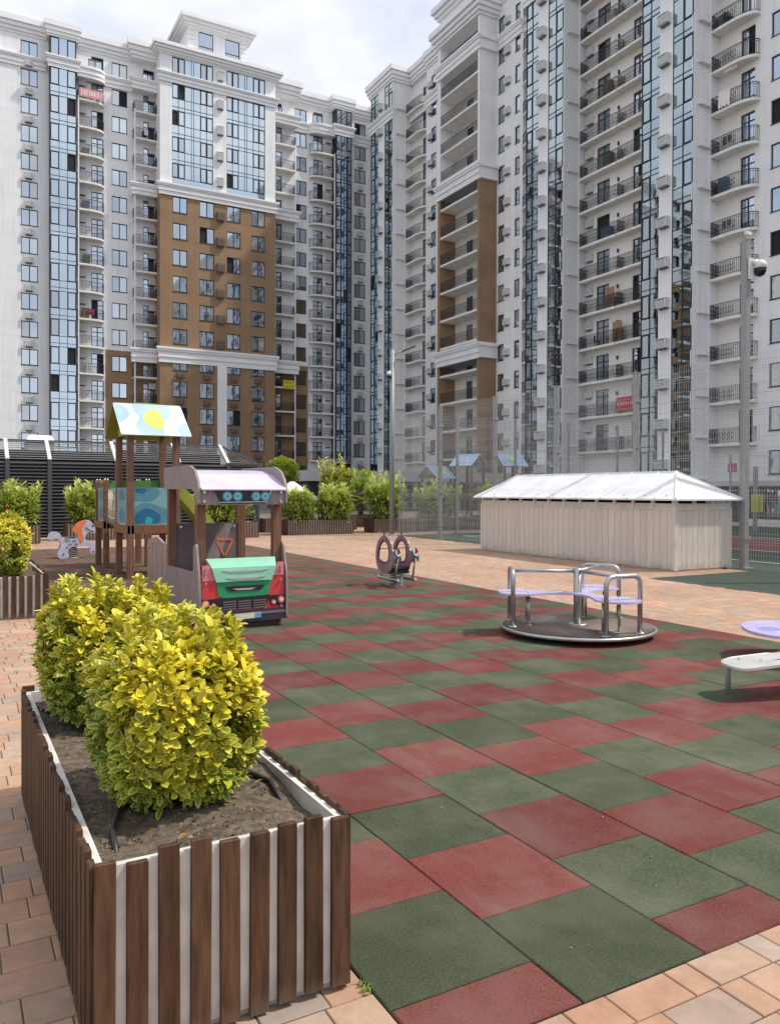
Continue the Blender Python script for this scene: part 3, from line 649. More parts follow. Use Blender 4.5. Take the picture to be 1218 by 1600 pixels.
# the wing that carries on past the frame's right edge
o4 = [(x, x+1.7, z+.75, z+2.4) for x in (-24.5, -20.5, -14, -9, -2, 4, 11, 16, 24, 30, 36) for z in FR]
wall('wall', RB, M['clad'], -28, 42, 1.9, 52, 0, o4)
b = MB()
for (a, c, d, e) in o4: b.add([(a, .15, d), (c, .15, d), (c, .15, e), (a, .15, e)], [(0, 1, 2, 3)])
stuff(b.build('wing_window', M['glass2'], RB))
b = MB()
for x in (-18.4, -6.5, 7.5, 20):
    for z in FR: b.box(x, x+3.2, -1, 0, z-.2, z); b.box(x, x+3.2, -1, -.95, z, z+1.05, 1)
stuff(b.build('wing_balcony', [M['slab'], M['iron']], RB))

# ------------------------------------------------------------------ materials for the courtyard
M['slatwood'] = mat('stained_slat', (.036, .019, .011), .62, scale=7, spec=.22, col2=(.110, .058, .031), stretch=(6, 6, .7), bump=.25, bscale=30, objrand=.22)
M['slatwoodf'] = mat('stained_slat_far', (.055, .028, .017), .6, scale=7, col2=(.12, .062, .036), stretch=(6, 6, .7))
M['liner'] = mat('painted_liner', (.52, .49, .45), .6, scale=9, col2=(.70, .68, .64), bump=.15, bscale=40)
M['soil'] = mat('planter_soil', (.045, .032, .022), .95, scale=26, col2=(.19, .145, .095), bump=1.0, bscale=55, detail=9)
M['clod'] = mat('soil_grit', (.20, .20, .20), .95, attr=True, scale=60)
M['hose'] = mat('drip_hose', (.02, .02, .022), .45)
M['bark'] = mat('twig_bark', (.10, .075, .05), .9, scale=30)
M['steel'] = mat('galvanised_steel', (.42, .42, .41), .38, metal=.85, var=.1, scale=14)
M['steel2'] = mat('painted_grey_steel', (.27, .275, .275), .5, metal=.2, var=.08, scale=6)
M['wood'] = mat('playground_wood', (.13, .050, .018), .5, scale=5, col2=(.24, .10, .038), stretch=(5, 5, .6), bump=.2, bscale=25)
M['woodl'] = mat('pale_wood_panel', (.30, .20, .16), .6, scale=5, col2=(.43, .32, .27), stretch=(6, 6, .8))
M['greywood'] = mat('grey_wood_print', (.20, .155, .15), .55, scale=5, col2=(.31, .25, .25), stretch=(7, 7, .8))
M['lilac'] = mat('lilac_sheet', (.52, .45, .60), .4, scale=3, col2=(.68, .60, .70), coat=.3)
M['seatlilac'] = mat('lilac_seat_print', (.40, .36, .66), .35, scale=6, col2=(.62, .52, .72), coat=.3)
M['darkpanel'] = mat('dark_grey_panel', (.09, .075, .085), .5, scale=2.2, col2=(.17, .14, .15))
M['black'] = mat('black_plastic', (.012, .012, .014), .4)
M['navy'] = mat('navy_bumper', (.030, .028, .055), .4)
M['red'] = mat('red_hpl', (.55, .045, .05), .35, scale=2, coat=.3)
M['pinkred'] = mat('light_red_hpl', (.66, .20, .22), .35, scale=2)
M['mint'] = mat('mint_hpl', (.26, .60, .42), .35, scale=2, coat=.3)
M['green'] = mat('green_hpl', (.02, .27, .11), .35, scale=2)
M['chrome'] = mat('silver_print', (.68, .70, .70), .25, metal=.7)
M['teal'] = mat('teal_lamp', (.05, .33, .42), .2, coat=.5)
M['tealc'] = mat('pale_teal_lamp', (.25, .62, .70), .2, coat=.5)
M['pink'] = mat('pink_lamp', (.60, .16, .18), .25, coat=.5)
M['pinkc'] = mat('pale_pink_lamp', (.80, .52, .50), .25, coat=.5)
M['plate'] = mat('number_plate', (.62, .58, .45), .4)
M['platec'] = mat('number_plate_blue', (.12, .30, .42), .4)
M['orange'] = mat('orange_paint', (.75, .19, .06), .45)
M['bolt'] = mat('steel_bolt', (.5, .5, .52), .3, metal=.9)
M['roofblue'] = mat('pale_blue_hpl', (.36, .50, .68), .4, scale=1.2, coat=.2)
M['roofwhite'] = mat('white_blue_hpl', (.58, .70, .80), .4, scale=1.2)
M['lime'] = mat('lime_hpl', (.52, .72, .10), .4, scale=2)
M['olive'] = mat('olive_hpl', (.26, .27, .03), .45, scale=2)
M['slide'] = mat('slide_lime', (.30, .37, .035), .5, scale=2)
M['pteal'] = mat('pale_teal_hpl', (.17, .33, .36), .4, scale=1.5)
M['mteal'] = mat('mid_teal_hpl', (.07, .22, .28), .4, scale=1.5)
M['dteal'] = mat('deep_teal_hpl', (.01, .115, .22), .35, scale=2)
M['bteal'] = mat('bright_teal_hpl', (.01, .36, .36), .35, scale=2)
M['leafgreen'] = mat('green_board', (.07, .20, .035), .45, scale=2)
M['rope'] = mat('cream_rope', (.55, .48, .34), .8)
M['netpanel'] = mat('cream_net_panel', (.55, .42, .26), .7)
M['shedb'] = mat('shed_board', (.58, .52, .455), .7, scale=3, col2=(.66, .60, .53), stretch=(4, 4, .5), objrand=.05)
def splash(m, h_, col):
    n = m.node_tree; p = n.nodes['Principled BSDF']; lk = n.links.new; src = p.inputs['Base Color'].links[0].from_socket
    g = n.nodes.new('ShaderNodeNewGeometry'); sx = n.nodes.new('ShaderNodeSeparateXYZ'); lk(g.outputs['Position'], sx.inputs[0]); nz = n.nodes.new('ShaderNodeTexNoise'); nz.inputs['Scale'].default_value = 5; nz.inputs['Detail'].default_value = 8; lk(g.outputs['Position'], nz.inputs['Vector'])
    mu = n.nodes.new('ShaderNodeMath'); mu.operation = 'MULTIPLY'; mu.inputs[1].default_value = h_*2; lk(nz.outputs['Fac'], mu.inputs[0]); mr = n.nodes.new('ShaderNodeMath'); mr.operation = 'SUBTRACT'; lk(mu.outputs[0], mr.inputs[0]); lk(sx.outputs[2], mr.inputs[1])
    r = n.nodes.new('ShaderNodeMapRange'); r.inputs['From Min'].default_value = 0; r.inputs['From Max'].default_value = h_; r.inputs['To Max'].default_value = .55; lk(mr.outputs[0], r.inputs['Value'])
    mx = n.nodes.new('ShaderNodeMix'); mx.data_type = 'RGBA'; lk(r.outputs[0], mx.inputs[0]); lk(src, mx.inputs[6]); mx.inputs[7].default_value = (*col, 1); lk(mx.outputs[2], p.inputs['Base Color'])
splash(M['shedb'], .16, (.27, .22, .17)); splash(M['slatwood'], .07, (.16, .12, .085)); splash(M['liner'], .12, (.30, .25, .19))
M['shedt'] = mat('shed_trim', (.62, .58, .53), .7, scale=3)
M['shedr'] = mat('white_shed_roof', (.80, .80, .79), .9, scale=1.4, col2=(.86, .86, .85), spec=.05)
M['louv'] = mat('dark_louvre', (.055, .056, .06), .45, scale=3, objrand=.1)
M['louvp'] = mat('louvre_post', (.06, .06, .065), .5)
M['louvw'] = mat('light_louvre_rafter', (.55, .56, .57), .5)
M['louvs'] = mat('grey_roof_slat', (.20, .205, .21), .5, objrand=.2)
M['mgr'] = mat('brown_deck_plate', (.105, .075, .058), .5, scale=2.5, col2=(.19, .145, .12))
M['concrete'] = mat('pale_concrete', (.42, .41, .40), .85, scale=1.5, bump=.2)

# ------------------------------------------------------------------ plants
def leaf_mat(name, rough=.42, trans=.25):
    m = bpy.data.materials.new(name); m.use_nodes = True; n = m.node_tree; p = n.nodes['Principled BSDF']
    a = n.nodes.new('ShaderNodeAttribute'); a.attribute_name = 'Col'; n.links.new(a.outputs['Color'], p.inputs['Base Color'])
    p.inputs['Roughness'].default_value = rough; p.inputs['Specular IOR Level'].default_value = .4
    t = n.nodes.new('ShaderNodeBsdfTranslucent'); n.links.new(a.outputs['Color'], t.inputs[0]); x = n.nodes.new('ShaderNodeMixShader'); x.inputs[0].default_value = trans
    o = n.nodes['Material Output']; n.links.new(p.outputs[0], x.inputs[1]); n.links.new(t.outputs[0], x.inputs[2]); n.links.new(x.outputs[0], o.inputs[0]); return m
LEAF = leaf_mat('leaf'); LEAFE = leaf_mat('euonymus_leaf', .38, .14)
def basis(d):
    d = Vector(d).normalized(); r = Vector((0, 0, 1)) if abs(d.z) < .95 else Vector((1, 0, 0)); p = d.cross(r).normalized(); return d, p, p.cross(d)
def var_leaf(mb, base, d, nrm, L_, W, cen, edge):
    """broad leaf with a green heart and a yellow margin: 4 stations x 5 across"""
    d = d.normalized(); s = d.cross(nrm).normalized(); n = s.cross(d)
    st = [(.0, .10), (.22, .66), (.52, 1.0), (.82, .80), (1.0, .12)]; vs = []; cs = []
    for t, wf in st:
        c = Vector(base)+d*(L_*t)+n*(-.28*L_*t*t+.10*L_*t)
        for k in (-1, -.55, 0, .55, 1):
            vs.append(c+s*(W*.5*wf*k)+n*(abs(k)*W*.16*wf)); m = 1 if abs(k) == 1 else (.35 if abs(k) > .5 else 0)
            if t > .9 or t < .05: m = max(m, .8)
            cs.append(tuple(cen[i]*(1-m)+edge[i]*m for i in range(3)))
    fs = [(r*5+k, r*5+k+1, r*5+k+6, r*5+k+5) for r in range(4) for k in range(4)]
    b = len(mb.v); mb.v += [tuple(v) for v in vs]; mb.c += cs
    for f in fs: mb.f.append([i+b for i in f]); mb.m.append(0); mb.sm.append(True)
def rosette(mb, p, d, size, yel, rnd):
    d, u, v = basis(d); a0 = rnd.random()*6.28; n = rnd.randint(5, 7)
    for i in range(n):
        tier = i/n; a = a0+i*2.4; op = .25+.95*(1-tier)
        ld = d*math.cos(op)+(u*math.cos(a)+v*math.sin(a))*math.sin(op)
        y = min(1, max(0, yel+rnd.uniform(-.25, .2)))
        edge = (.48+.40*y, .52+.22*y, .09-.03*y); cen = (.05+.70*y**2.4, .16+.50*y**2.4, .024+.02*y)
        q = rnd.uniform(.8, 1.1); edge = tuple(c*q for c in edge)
        nr = (d*math.sin(op)-(u*math.cos(a)+v*math.sin(a))*math.cos(op))*1.0
        var_leaf(mb, Vector(p)-d*size*.35*(1-tier), ld, nr, size*rnd.uniform(.62, 1.25), size*rnd.uniform(.42, .62), cen, edge)
def se_point(rnd, hx, hy, hz, e=.45):
    th = rnd.uniform(-math.pi, math.pi); ph = math.asin(rnd.uniform(-1, 1))
    sg = lambda x, p: math.copysign(abs(x)**p, x)
    n = Vector((math.cos(ph)*math.cos(th), math.cos(ph)*math.sin(th), math.sin(ph)))
    return Vector((hx*sg(n.x, e), hy*sg(n.y, e), hz*sg(n.z, e))), n
def rb_point(rnd, hx, hy, hz):
    A = (hy*hz, hx*hz, hx*hy); r = rnd.random()*sum(A); ax = 0 if r < A[0] else (1 if r < A[0]+A[1] else 2); sg = rnd.choice((-1, 1)) if ax < 2 else (1 if rnd.random() < .8 else -1)
    q = [rnd.uniform(-1, 1) for _ in range(3)]; q[ax] = sg
    k = 3.8; nn = sum(abs(c)**k for c in q)**(1/k); q = [c/nn for c in q]
    n = Vector([math.copysign(abs(c)**3.5, c) for c in q]).normalized()
    return Vector((hx*q[0], hy*q[1], hz*q[2])), n
def euonymus(label, cx, cy, z0, hx, hy, hz, count, size, seed, parts=0, group=None, e=.45):
    rnd = random.Random(seed); T = thing('euonymus_bush', label, 'bush', (cx, cy, z0), 0, group)
    tw = MB()
    for i in range(9):
        a = rnd.random()*6.28; r = rnd.uniform(.2, .75)
        p0 = Vector((rnd.uniform(-.05, .05), rnd.uniform(-.05, .05), -.03)); p2 = Vector((hx*r*math.cos(a), hy*r*math.sin(a), hz*rnd.uniform(1.0, 1.7))); p1 = p0.lerp(p2, .5)+Vector((0, 0, .05))
        tw.tube([p0, p1, p2], [.012, .008, .004], 6)
    tw.build('stem', M['bark'], T)
    protos = []
    if parts:
        for j in range(10):
            b = MB(); rosette(b, (0, 0, 0), (0, 0, 1), size, [.25, .35, .45, .55, .65, .75, .85, .95, .9, 1.0][j], rnd); protos.append(b.mesh('leaf_cluster', LEAFE))
    pos = []
    for i in range(count):
        p, n = rb_point(rnd, hx, hy, hz); sh = rnd.random()**.5 if i % 3 else 1.0; sh = .62+.38*sh
        bump = 1+.10*noise.noise(Vector((p.x*9+seed, p.y*9, p.z*9)))
        p = Vector((p.x*sh*bump, p.y*sh*bump, p.z*sh*bump))
        if p.z < -hz*.97: continue
        tp_ = .80+.20*min(1, (p.z/hz+1)/1.1); p.x *= tp_; p.y *= tp_
        if noise.noise(Vector((p.x*7+seed*3, p.y*7, p.z*7))) < -.26 and sh > .72 and n.z < .6: continue
        d = (n*.8+Vector((0, 0, .75))+Vector((rnd.uniform(-.4, .4), rnd.uniform(-.4, .4), rnd.uniform(-.2, .4)))).normalized()
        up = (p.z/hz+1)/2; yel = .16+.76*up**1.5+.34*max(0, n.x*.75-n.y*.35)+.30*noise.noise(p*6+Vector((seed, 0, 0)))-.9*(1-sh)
        q = p+Vector((0, 0, hz))
        pos.append((q, d, yel, sh))
    for i in range(int(count*.03)):       # shoots standing proud of the clipped top
        p, n = rb_point(rnd, hx, hy, hz)
        if n.z < .6: continue
        for k in range(4): pos.append((Vector((p.x, p.y, p.z+hz+.02+k*.022)), Vector((rnd.uniform(-.3, .3), rnd.uniform(-.3, .3), 1)).normalized(), .75, 1.2))
    o_ = Vector((cx, cy, z0)); eye = Vector((0, 0, CAMH))
    def key(t):
        vw = (eye-(o_+t[0])).normalized(); return (o_+t[0]-eye).length-.4*(t[1].dot(vw))
    pos.sort(key=key); mb = MB()
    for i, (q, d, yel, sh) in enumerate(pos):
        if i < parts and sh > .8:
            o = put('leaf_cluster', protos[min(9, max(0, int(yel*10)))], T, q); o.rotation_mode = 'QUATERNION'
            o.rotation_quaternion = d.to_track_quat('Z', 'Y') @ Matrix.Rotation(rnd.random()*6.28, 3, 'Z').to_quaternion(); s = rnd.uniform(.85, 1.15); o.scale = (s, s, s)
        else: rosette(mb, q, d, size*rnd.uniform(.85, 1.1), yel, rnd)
    stuff(mb.build('foliage', LEAFE, T)); return T
def long_leaf(mb, p, d, L_, W, col, droop=.25):
    d, u, v = basis(d); s = u; n = v; c0 = Vector(p); vs = []
    for t, wf in ((0, .25), (.4, 1), (.75, .8), (1, .05)):
        c = c0+d*(L_*t)+Vector((0, 0, -droop*L_*t*t)); vs += [c-s*W*.5*wf, c+s*W*.5*wf]
    b = len(mb.v); mb.v += [tuple(x) for x in vs]; mb.c += [col]*8
    for r in range(3): mb.f.append([b+2*r, b+2*r+1, b+2*r+3, b+2*r+2]); mb.m.append(0); mb.sm.append(True)
def oleander(name, label, cx, cy, z0, hx, hy, hz, count, seed, group=None, flowers=0, cols=((.20, .30, .05), (.66, .72, .18)), L_=.24):
    rnd = random.Random(seed); T = thing(name, label, 'shrub', (cx, cy, z0), 0, group); st = MB(); mb = MB(); n_st = 26
    lobes = [(Vector((rnd.uniform(-.75, .75)*hx, rnd.uniform(-.6, .6)*hy, rnd.uniform(.8, 1.75)*hz)), rnd.uniform(.22, .5)) for _ in range(13)]
    count = int(count*.6)
    for i in range(n_st):
        a = rnd.random()*6.28; r = rnd.uniform(.2, .95); p0 = Vector((rnd.uniform(-.7, .7)*hx, rnd.uniform(-.5, .5)*hy, -.04)); p2 = Vector((hx*r*math.cos(a), hy*r*math.sin(a), hz*rnd.uniform(1.0, 1.7)))
        st.tube([p0, p0.lerp(p2, .5)+Vector((0, 0, hz*.15)), p2], [.012, .009, .004], 5)
    st.build('stem', M['bark'], T)
    for i in range(count):
        if rnd.random() < .55:
            c, r = rnd.choice(lobes); q = Vector((rnd.gauss(0, 1), rnd.gauss(0, 1), rnd.gauss(0, 1))).normalized()*rnd.uniform(.5, 1.0)
            p = c+Vector((q.x*hx*r, q.y*hy*r, q.z*hz*r*.9)); n = q
        else:
            p, n = se_point(rnd, hx, hy, hz, .8); s = rnd.uniform(.45, 1.02)*(1+.2*noise.noise(p*3+Vector((seed, 1, 2)))); p = p*s+Vector((0, 0, hz))
        if p.z < .03: continue
        t = rnd.random(); up = min(1, p.z/(2*hz))
        for k in range(5):
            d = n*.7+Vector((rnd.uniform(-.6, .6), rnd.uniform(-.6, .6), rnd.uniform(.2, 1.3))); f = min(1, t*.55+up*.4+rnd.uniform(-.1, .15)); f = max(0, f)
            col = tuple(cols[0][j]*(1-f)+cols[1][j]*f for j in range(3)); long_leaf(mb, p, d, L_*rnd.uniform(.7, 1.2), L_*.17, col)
    for i in range(22):          # loose upright shoots that break the outline
        bx_, by_ = rnd.uniform(-.95, .95)*hx, rnd.uniform(-.8, .8)*hy; tz = hz*rnd.uniform(1.7, 2.55); lean = Vector((rnd.uniform(-.35, .35), rnd.uniform(-.35, .35), 0))
        for k in range(12):
            z = hz*1.1+(tz-hz*1.1)*k/11; p = Vector((bx_, by_, z))+lean*(z-hz)
            for _ in range(3):
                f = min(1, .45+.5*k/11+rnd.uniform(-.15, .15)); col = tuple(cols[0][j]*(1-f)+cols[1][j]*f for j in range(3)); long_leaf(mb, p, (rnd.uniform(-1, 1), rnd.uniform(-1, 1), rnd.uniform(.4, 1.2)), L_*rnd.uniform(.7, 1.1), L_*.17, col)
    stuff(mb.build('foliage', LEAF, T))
    if flowers:
        fm = MB()
        for i in range(flowers):
            p, n = se_point(rnd, hx*.9, hy*.9, hz*.8, .8); p.z += hz
            if n.dot(Vector((-.4, -.8, .2))) < .2: continue
            for k in range(6): fm.lathe([(.001, 0), (.035, .01), (.02, .03)], 6, p+Vector((rnd.uniform(-.06, .06), rnd.uniform(-.06, .06), rnd.uniform(-.05, .05))))
        if fm.f: stuff(fm.build('flower', mat('red_flower', (.55, .06, .04), .6), T))
    return T
def planter(name, label, x0, x1, y0, y1, h, pitch, parts, group=None, sides='FBLR', soil=True, m=None, rnd=random):
    T = thing(name, label, 'planter', (x0, y0, 0), 0, group); w_, l_ = x1-x0, y1-y0; lt = .020
    b = MB(); i0 = .022
    b.box(i0, w_-i0, i0, i0+lt, .03, h-.02); b.box(i0, w_-i0, l_-i0-lt, l_-i0, .03, h-.02); b.box(i0, i0+lt, i0+lt, l_-i0-lt, .03, h-.021); b.box(w_-i0-lt, w_-i0, i0+lt, l_-i0-lt, .03, h-.021)
    b.box(i0+.02, w_-i0-.02, i0+.02, l_-i0-.02, 0, .03)
    b.build('liner', M['liner'], T)
    sb = MB(); nx, ny = 14, 34
    vs = []; fs = []
    for j in range(ny+1):
        for i in range(nx+1):
            x = i0+lt+(w_-2*i0-2*lt)*i/nx; y = i0+lt+(l_-2*i0-2*lt)*j/ny; vs.append((x, y, h-.060+.03*noise.noise(Vector((x*5, y*5, x0+y0)))+.012*noise.noise(Vector((x*25, y*25, 3)))))
    for j in range(ny):
        for i in range(nx): fs.append((j*(nx+1)+i, j*(nx+1)+i+1, (j+1)*(nx+1)+i+1, (j+1)*(nx+1)+i))
    sb.add(vs, fs, smooth=True); sb.build('soil', M['soil'], T)
    if parts:
        cl = MB(); rc = random.Random(int(y0*10))
        for _ in range(2600):
            x, y = rc.uniform(.06, w_-.06), rc.uniform(.06, l_-.06); z = h-.060+.03*noise.noise(Vector((x*5, y*5, x0+y0))); r = rc.uniform(.0015, .006)*(1+(rc.random() < .04)*1.5); t = rc.uniform(.35, 1.5); k = len(cl.v)
            a = rc.random()*6.28; cl.add([(x+r*1.3*math.cos(a), y+r*1.3*math.sin(a), z), (x+r*math.cos(a+2.1), y+r*math.sin(a+2.1), z), (x+r*1.1*math.cos(a+4.2), y+r*1.1*math.sin(a+4.2), z), (x, y, z+r*.9)], [(0, 1, 3), (1, 2, 3), (2, 0, 3)]); c_ = rc.choice(((.5, .42, .3), (.8, .7, .55), (.3, .22, .15), (1.2, 1.05, .8))); cl.c += [tuple(q*t for q in c_)]*4
        stuff(cl.build('soil_clod', M['clod'], T))
        dl = MB()
        for _ in range(16):
            p = Vector((rc.uniform(.08, w_-.08), rc.uniform(.08, l_-.08), h-.035)); var_leaf(dl, p, Vector((rc.uniform(-1, 1), rc.uniform(-1, 1), .1)), Vector((rc.uniform(-.3, .3), rc.uniform(-.3, .3), 1)), .035, .02, (.30, .17, .06), (.40, .26, .10))
        stuff(dl.build('fallen_leaf', LEAF, T))
    sw, st = pitch*.69, .018; joined = MB(); mm = m or M['slatwood']
    meshes = []
    if parts:
        for k in range(4):
            q = MB(); q.bevbox(-sw/2, sw/2, -st, 0, .0, h-.035+.006*k, .0025); meshes.append(q.mesh('slat', mm))
    def slat(x, y, rz):
        z = .02+rnd.uniform(-.006, .008)
        if parts:
            o = put('slat', rnd.choice(meshes), T, (x, y, z), rz+rnd.uniform(-.012, .012)); o.rotation_euler.y += rnd.uniform(-.006, .006)
        else:
            if abs(math.cos(rz)) > .5: s = -1 if math.cos(rz) > 0 else 1; ya, yb = sorted((y, y+s*st)); joined.box(x-sw/2, x+sw/2, ya, yb, z, h-.01+rnd.uniform(0, .012))
            else: s = 1 if math.sin(rz) > 0 else -1; xa, xb = sorted((x, x+s*st)); joined.box(xa, xb, y-sw/2, y+sw/2, z, h-.01+rnd.uniform(0, .012))
    nxs = max(2, round((w_-.02)/pitch)); nys = max(2, round((l_-.02)/pitch))
    for i in range(nxs):
        x = .012+sw/2+(w_-.024-sw)*i/(nxs-1)
        if 'F' in sides: slat(x, i0, 0)
        if 'B' in sides: slat(x, l_-i0, math.pi)
    for i in range(nys):
        y = .012+sw/2+(l_-.024-sw)*i/(nys-1)
        if 'L' in sides: slat(i0, y, -math.pi/2)
        if 'R' in sides: slat(w_-i0, y, math.pi/2)
    if joined.f: stuff(joined.build('slat', mm, T))
    return T

# near planter with its two clipped bushes and drip hose
NP = planter('slatted_planter', 'large dark slatted wooden planter with white liner in the foreground', .305, 1.03, 2.07, 4.12, .52, .0755, True)
b = MB(); b.tube([(.08, 1.95, .43), (.10, 1.72, .475), (.17, 1.60, .482), (.36, 1.58, .478), (.50, 1.62, .44)], .009, 8); b.build('drip_hose', M['hose'], NP)
b = MB(); b.tube([(.10, .16, .43), (.11, .30, .474), (.16, .46, .482), (.28, .52, .45)], .009, 8); b.build('drip_hose', M['hose'], NP)
b = MB(); b.tube([(.50, .62, .44), (.60, .58, .480), (.635, .44, .482), (.63, .28, .44)], .009, 8); b.build('drip_hose', M['hose'], NP)
euonymus('big clipped yellow-green variegated bush at the near end of the foreground planter', .640, 2.59, .470, .238, .262, .244, 2500, .041, 3, parts=295)
euonymus('smaller yellow variegated bush at the far end of the foreground planter', .610, 3.62, .470, .26, .30, .255, 2000, .042, 5)
# second planter on the left edge
planter('slatted_planter', 'brown slatted wooden planter at the left edge holding a boxy yellow hedge', .30, 1.03, 9.80, 11.85, .50, .0765, True)
euonymus('boxy yellow-topped hedge bush in the planter at the left edge', .60, 10.70, .44, .27, .80, .31, 3000, .045, 8)

# far planters and their shrubs
FPG = 'slatted planters across the plaza'
def fp(label, x0, x1, y0, y1, h=.5): return planter('slatted_planter', label, x0, x1, y0, y1, h, .085, False, FPG, m=M['slatwoodf'])
fp('long slatted planter with two oleanders in the middle of the plaza', 9.68, 12.10, 24.35, 25.1)
oleander('oleander_shrub', 'left green oleander in the long middle planter', 10.22, 24.75, .42, .52, .5, .44, 1700, 21)
oleander('oleander_shrub', 'right oleander with a few red flowers in the long middle planter', 11.52, 24.75, .42, .56, .5, .50, 1700, 22, flowers=6)
fp('slatted planter with an oleander just left of the lamp pole', 12.9, 15.2, 24.45, 25.2)
oleander('oleander_shrub', 'bright green oleander just left of the lamp pole', 13.55, 24.85, .42, .75, .55, .66, 2000, 23)
oleander('oleander_shrub', 'green oleander right of the lamp pole seen through the mesh', 16.0, 25.35, .42, .9, .6, .55, 1700, 24)
fp('slatted planter behind the mesh fence between the first two posts', 15.4, 17.9, 25.0, 25.8)
fp('slatted planter behind the mesh fence next to the shed', 18.4, 21.4, 25.6, 26.4)
oleander('oleander_shrub', 'oleander behind the mesh fence next to the shed', 19.4, 26.0, .42, 1.1, .6, .60, 1800, 25)
fp('slatted planter holding the fan palm at the back of the plaza', 14.3, 16.6, 29.2, 30.0)
fp('slatted planter at the back left of the long middle planter', 9.6, 11.5, 26.2, 26.9)
oleander('oleander_shrub', 'taller pale oleander rising behind the long middle planter', 12.75, 27.2, .40, .55, .45, .92, 1500, 26, cols=((.20, .27, .05), (.66, .66, .16)))
fp('slatted planter right of the white-roofed kiosk', 12.2, 13.5, 26.9, 27.6)
fp('slatted planter half hidden behind the toy truck', 6.5, 8.5, 23.7, 24.5)
oleander('oleander_shrub', 'oleander half hidden behind the toy truck posts', 7.4, 24.1, .42, .95, .55, .42, 1700, 27)
fp('slatted planter under the oleander beside the dark louvres', .9, 2.25, 23.4, 24.1)
oleander('oleander_shrub', 'round oleander with a red flower in front of the dark louvres', 1.66, 23.75, .40, .52, .45, .50, 2000, 28, flowers=2)
fp('slatted planter partly hidden behind the play tower', 3.0, 5.4, 24.4, 25.1)
oleander('oleander_shrub', 'oleander showing left of the play tower', 3.55, 24.75, .42, .48, .45, .5, 1500, 29)
# fan palm
PT = thing('fan_palm', 'bushy fan palm with spiky fronds at the back of the plaza', 'palm', (15.0, 29.6, .5)); mb = MB(); stb = MB(); rnd = random.Random(4)
for i in range(60):
    a = rnd.random()*6.28; e_ = rnd.uniform(.15, 1.45); d = Vector((math.cos(a)*math.cos(e_), math.sin(a)*math.cos(e_), math.sin(e_))); l_ = rnd.uniform(.7, 1.45)
    p1 = Vector((0, 0, .35))+d*l_; stb.tube([(0, 0, .25), Vector((0, 0, .35))+d*l_*.5+Vector((0, 0, .04)), p1], .010, 4); dd, u, v = basis(d)
    for k in range(17):
        an = (k/16-.5)*2.7; ld = dd*math.cos(an)+u*math.sin(an); long_leaf(mb, p1, ld, rnd.uniform(.48, .62), .04, (.20+.26*rnd.random(), .30+.26*rnd.random(), .05), .35)
stb.tube([(0, 0, -.05), (0, 0, .4)], [.12, .08], 10); stb.build('stem', M['bark'], PT); stuff(mb.build('foliage', LEAF, PT))
# clipped ball tree
BT = thing('ball_tree', 'round clipped green tree rising behind the toy truck roof', 'tree', (14.72, 37.6, 0)); b = MB(); b.tube([(0, 0, -.05), (.03, 0, 1.0), (0, 0, 1.9)], [.07, .055, .04], 8)
for i in range(8):
    a = i*.8; b.tube([(0, 0, 1.6), (.3*math.cos(a), .3*math.sin(a), 2.2)], [.03, .012], 5)
b.build('trunk', M['bark'], BT); mb = MB(); rnd = random.Random(9)
for i in range(3600):
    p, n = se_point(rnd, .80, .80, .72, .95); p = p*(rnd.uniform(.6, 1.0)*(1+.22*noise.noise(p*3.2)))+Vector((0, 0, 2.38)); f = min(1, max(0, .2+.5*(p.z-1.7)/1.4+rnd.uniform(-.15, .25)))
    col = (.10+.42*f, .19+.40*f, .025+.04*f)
    for k in range(3): long_leaf(mb, p, n+Vector((rnd.uniform(-.8, .8), rnd.uniform(-.8, .8), rnd.uniform(-.3, .9))), .11, .05, col)
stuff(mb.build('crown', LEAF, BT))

# ------------------------------------------------------------------ playground: generic panel helper
def panel(mb, poly, o, u, v, t, m=0, ms=None):
    """extrude a 2D outline lying in plane (o; u, v) by t along u x v"""
    o, u, v = Vector(o), Vector(u).normalized(), Vector(v).normalized(); n = u.cross(v)
    return mb.prism(poly, lambda a, b_, c: o+u*a+v*b_+n*c, 0, t, m, ms)
def ell(cx, cy, rx, ry, n=24, a0=0, a1=2*math.pi): return [(cx+rx*math.cos(a0+(a1-a0)*i/n), cy+ry*math.sin(a0+(a1-a0)*i/n)) for i in range(n)]
def blob(cx, cy, rx, ry, seed=0, n=26, am=.12): return [(cx+rx*math.cos(6.2832*i/n)*(1+am*math.sin(2*6.2832*i/n+seed)), cy+ry*math.sin(6.2832*i/n)*(1+am*math.cos(3*6.2832*i/n+seed*1.7))) for i in range(n)]
def bolts(parent, pts, d, r=.014):
    for p in pts:
        b = MB(); d_ = Vector(d).normalized(); b.tube([Vector(p), Vector(p)+d_*.016], r, 8); b.build('bolt', M['bolt'], parent)
def rpoly(pts, r=.02, k=4):
    """round the corners of a polygon"""
    out = []
    for i, p in enumerate(pts):
        p = Vector(p); a = Vector(pts[i-1]); c = Vector(pts[(i+1) % len(pts)]); u = (a-p); v = (c-p); ru = min(r, u.length*.45); rv = min(r, v.length*.45); A = p+u.normalized()*ru; B = p+v.normalized()*rv
        for j in range(k+1):
            t = j/k; out.append(tuple(A*(1-t)**2+p*2*t*(1-t)+B*t*t))
    return out
def inter(pts, k=6):
    """Catmull-Rom closed outline"""
    out = []; n = len(pts)
    for i in range(n):
        p0, p1, p2, p3 = [Vector(pts[(i+j-1) % n]) for j in range(4)]
        for j in range(k):
            t = j/k; out.append(tuple(.5*((2*p1)+(p2-p0)*t+(2*p0-5*p1+4*p2-p3)*t*t+(3*p1-p0-3*p2+p3)*t*t*t)))
    return out

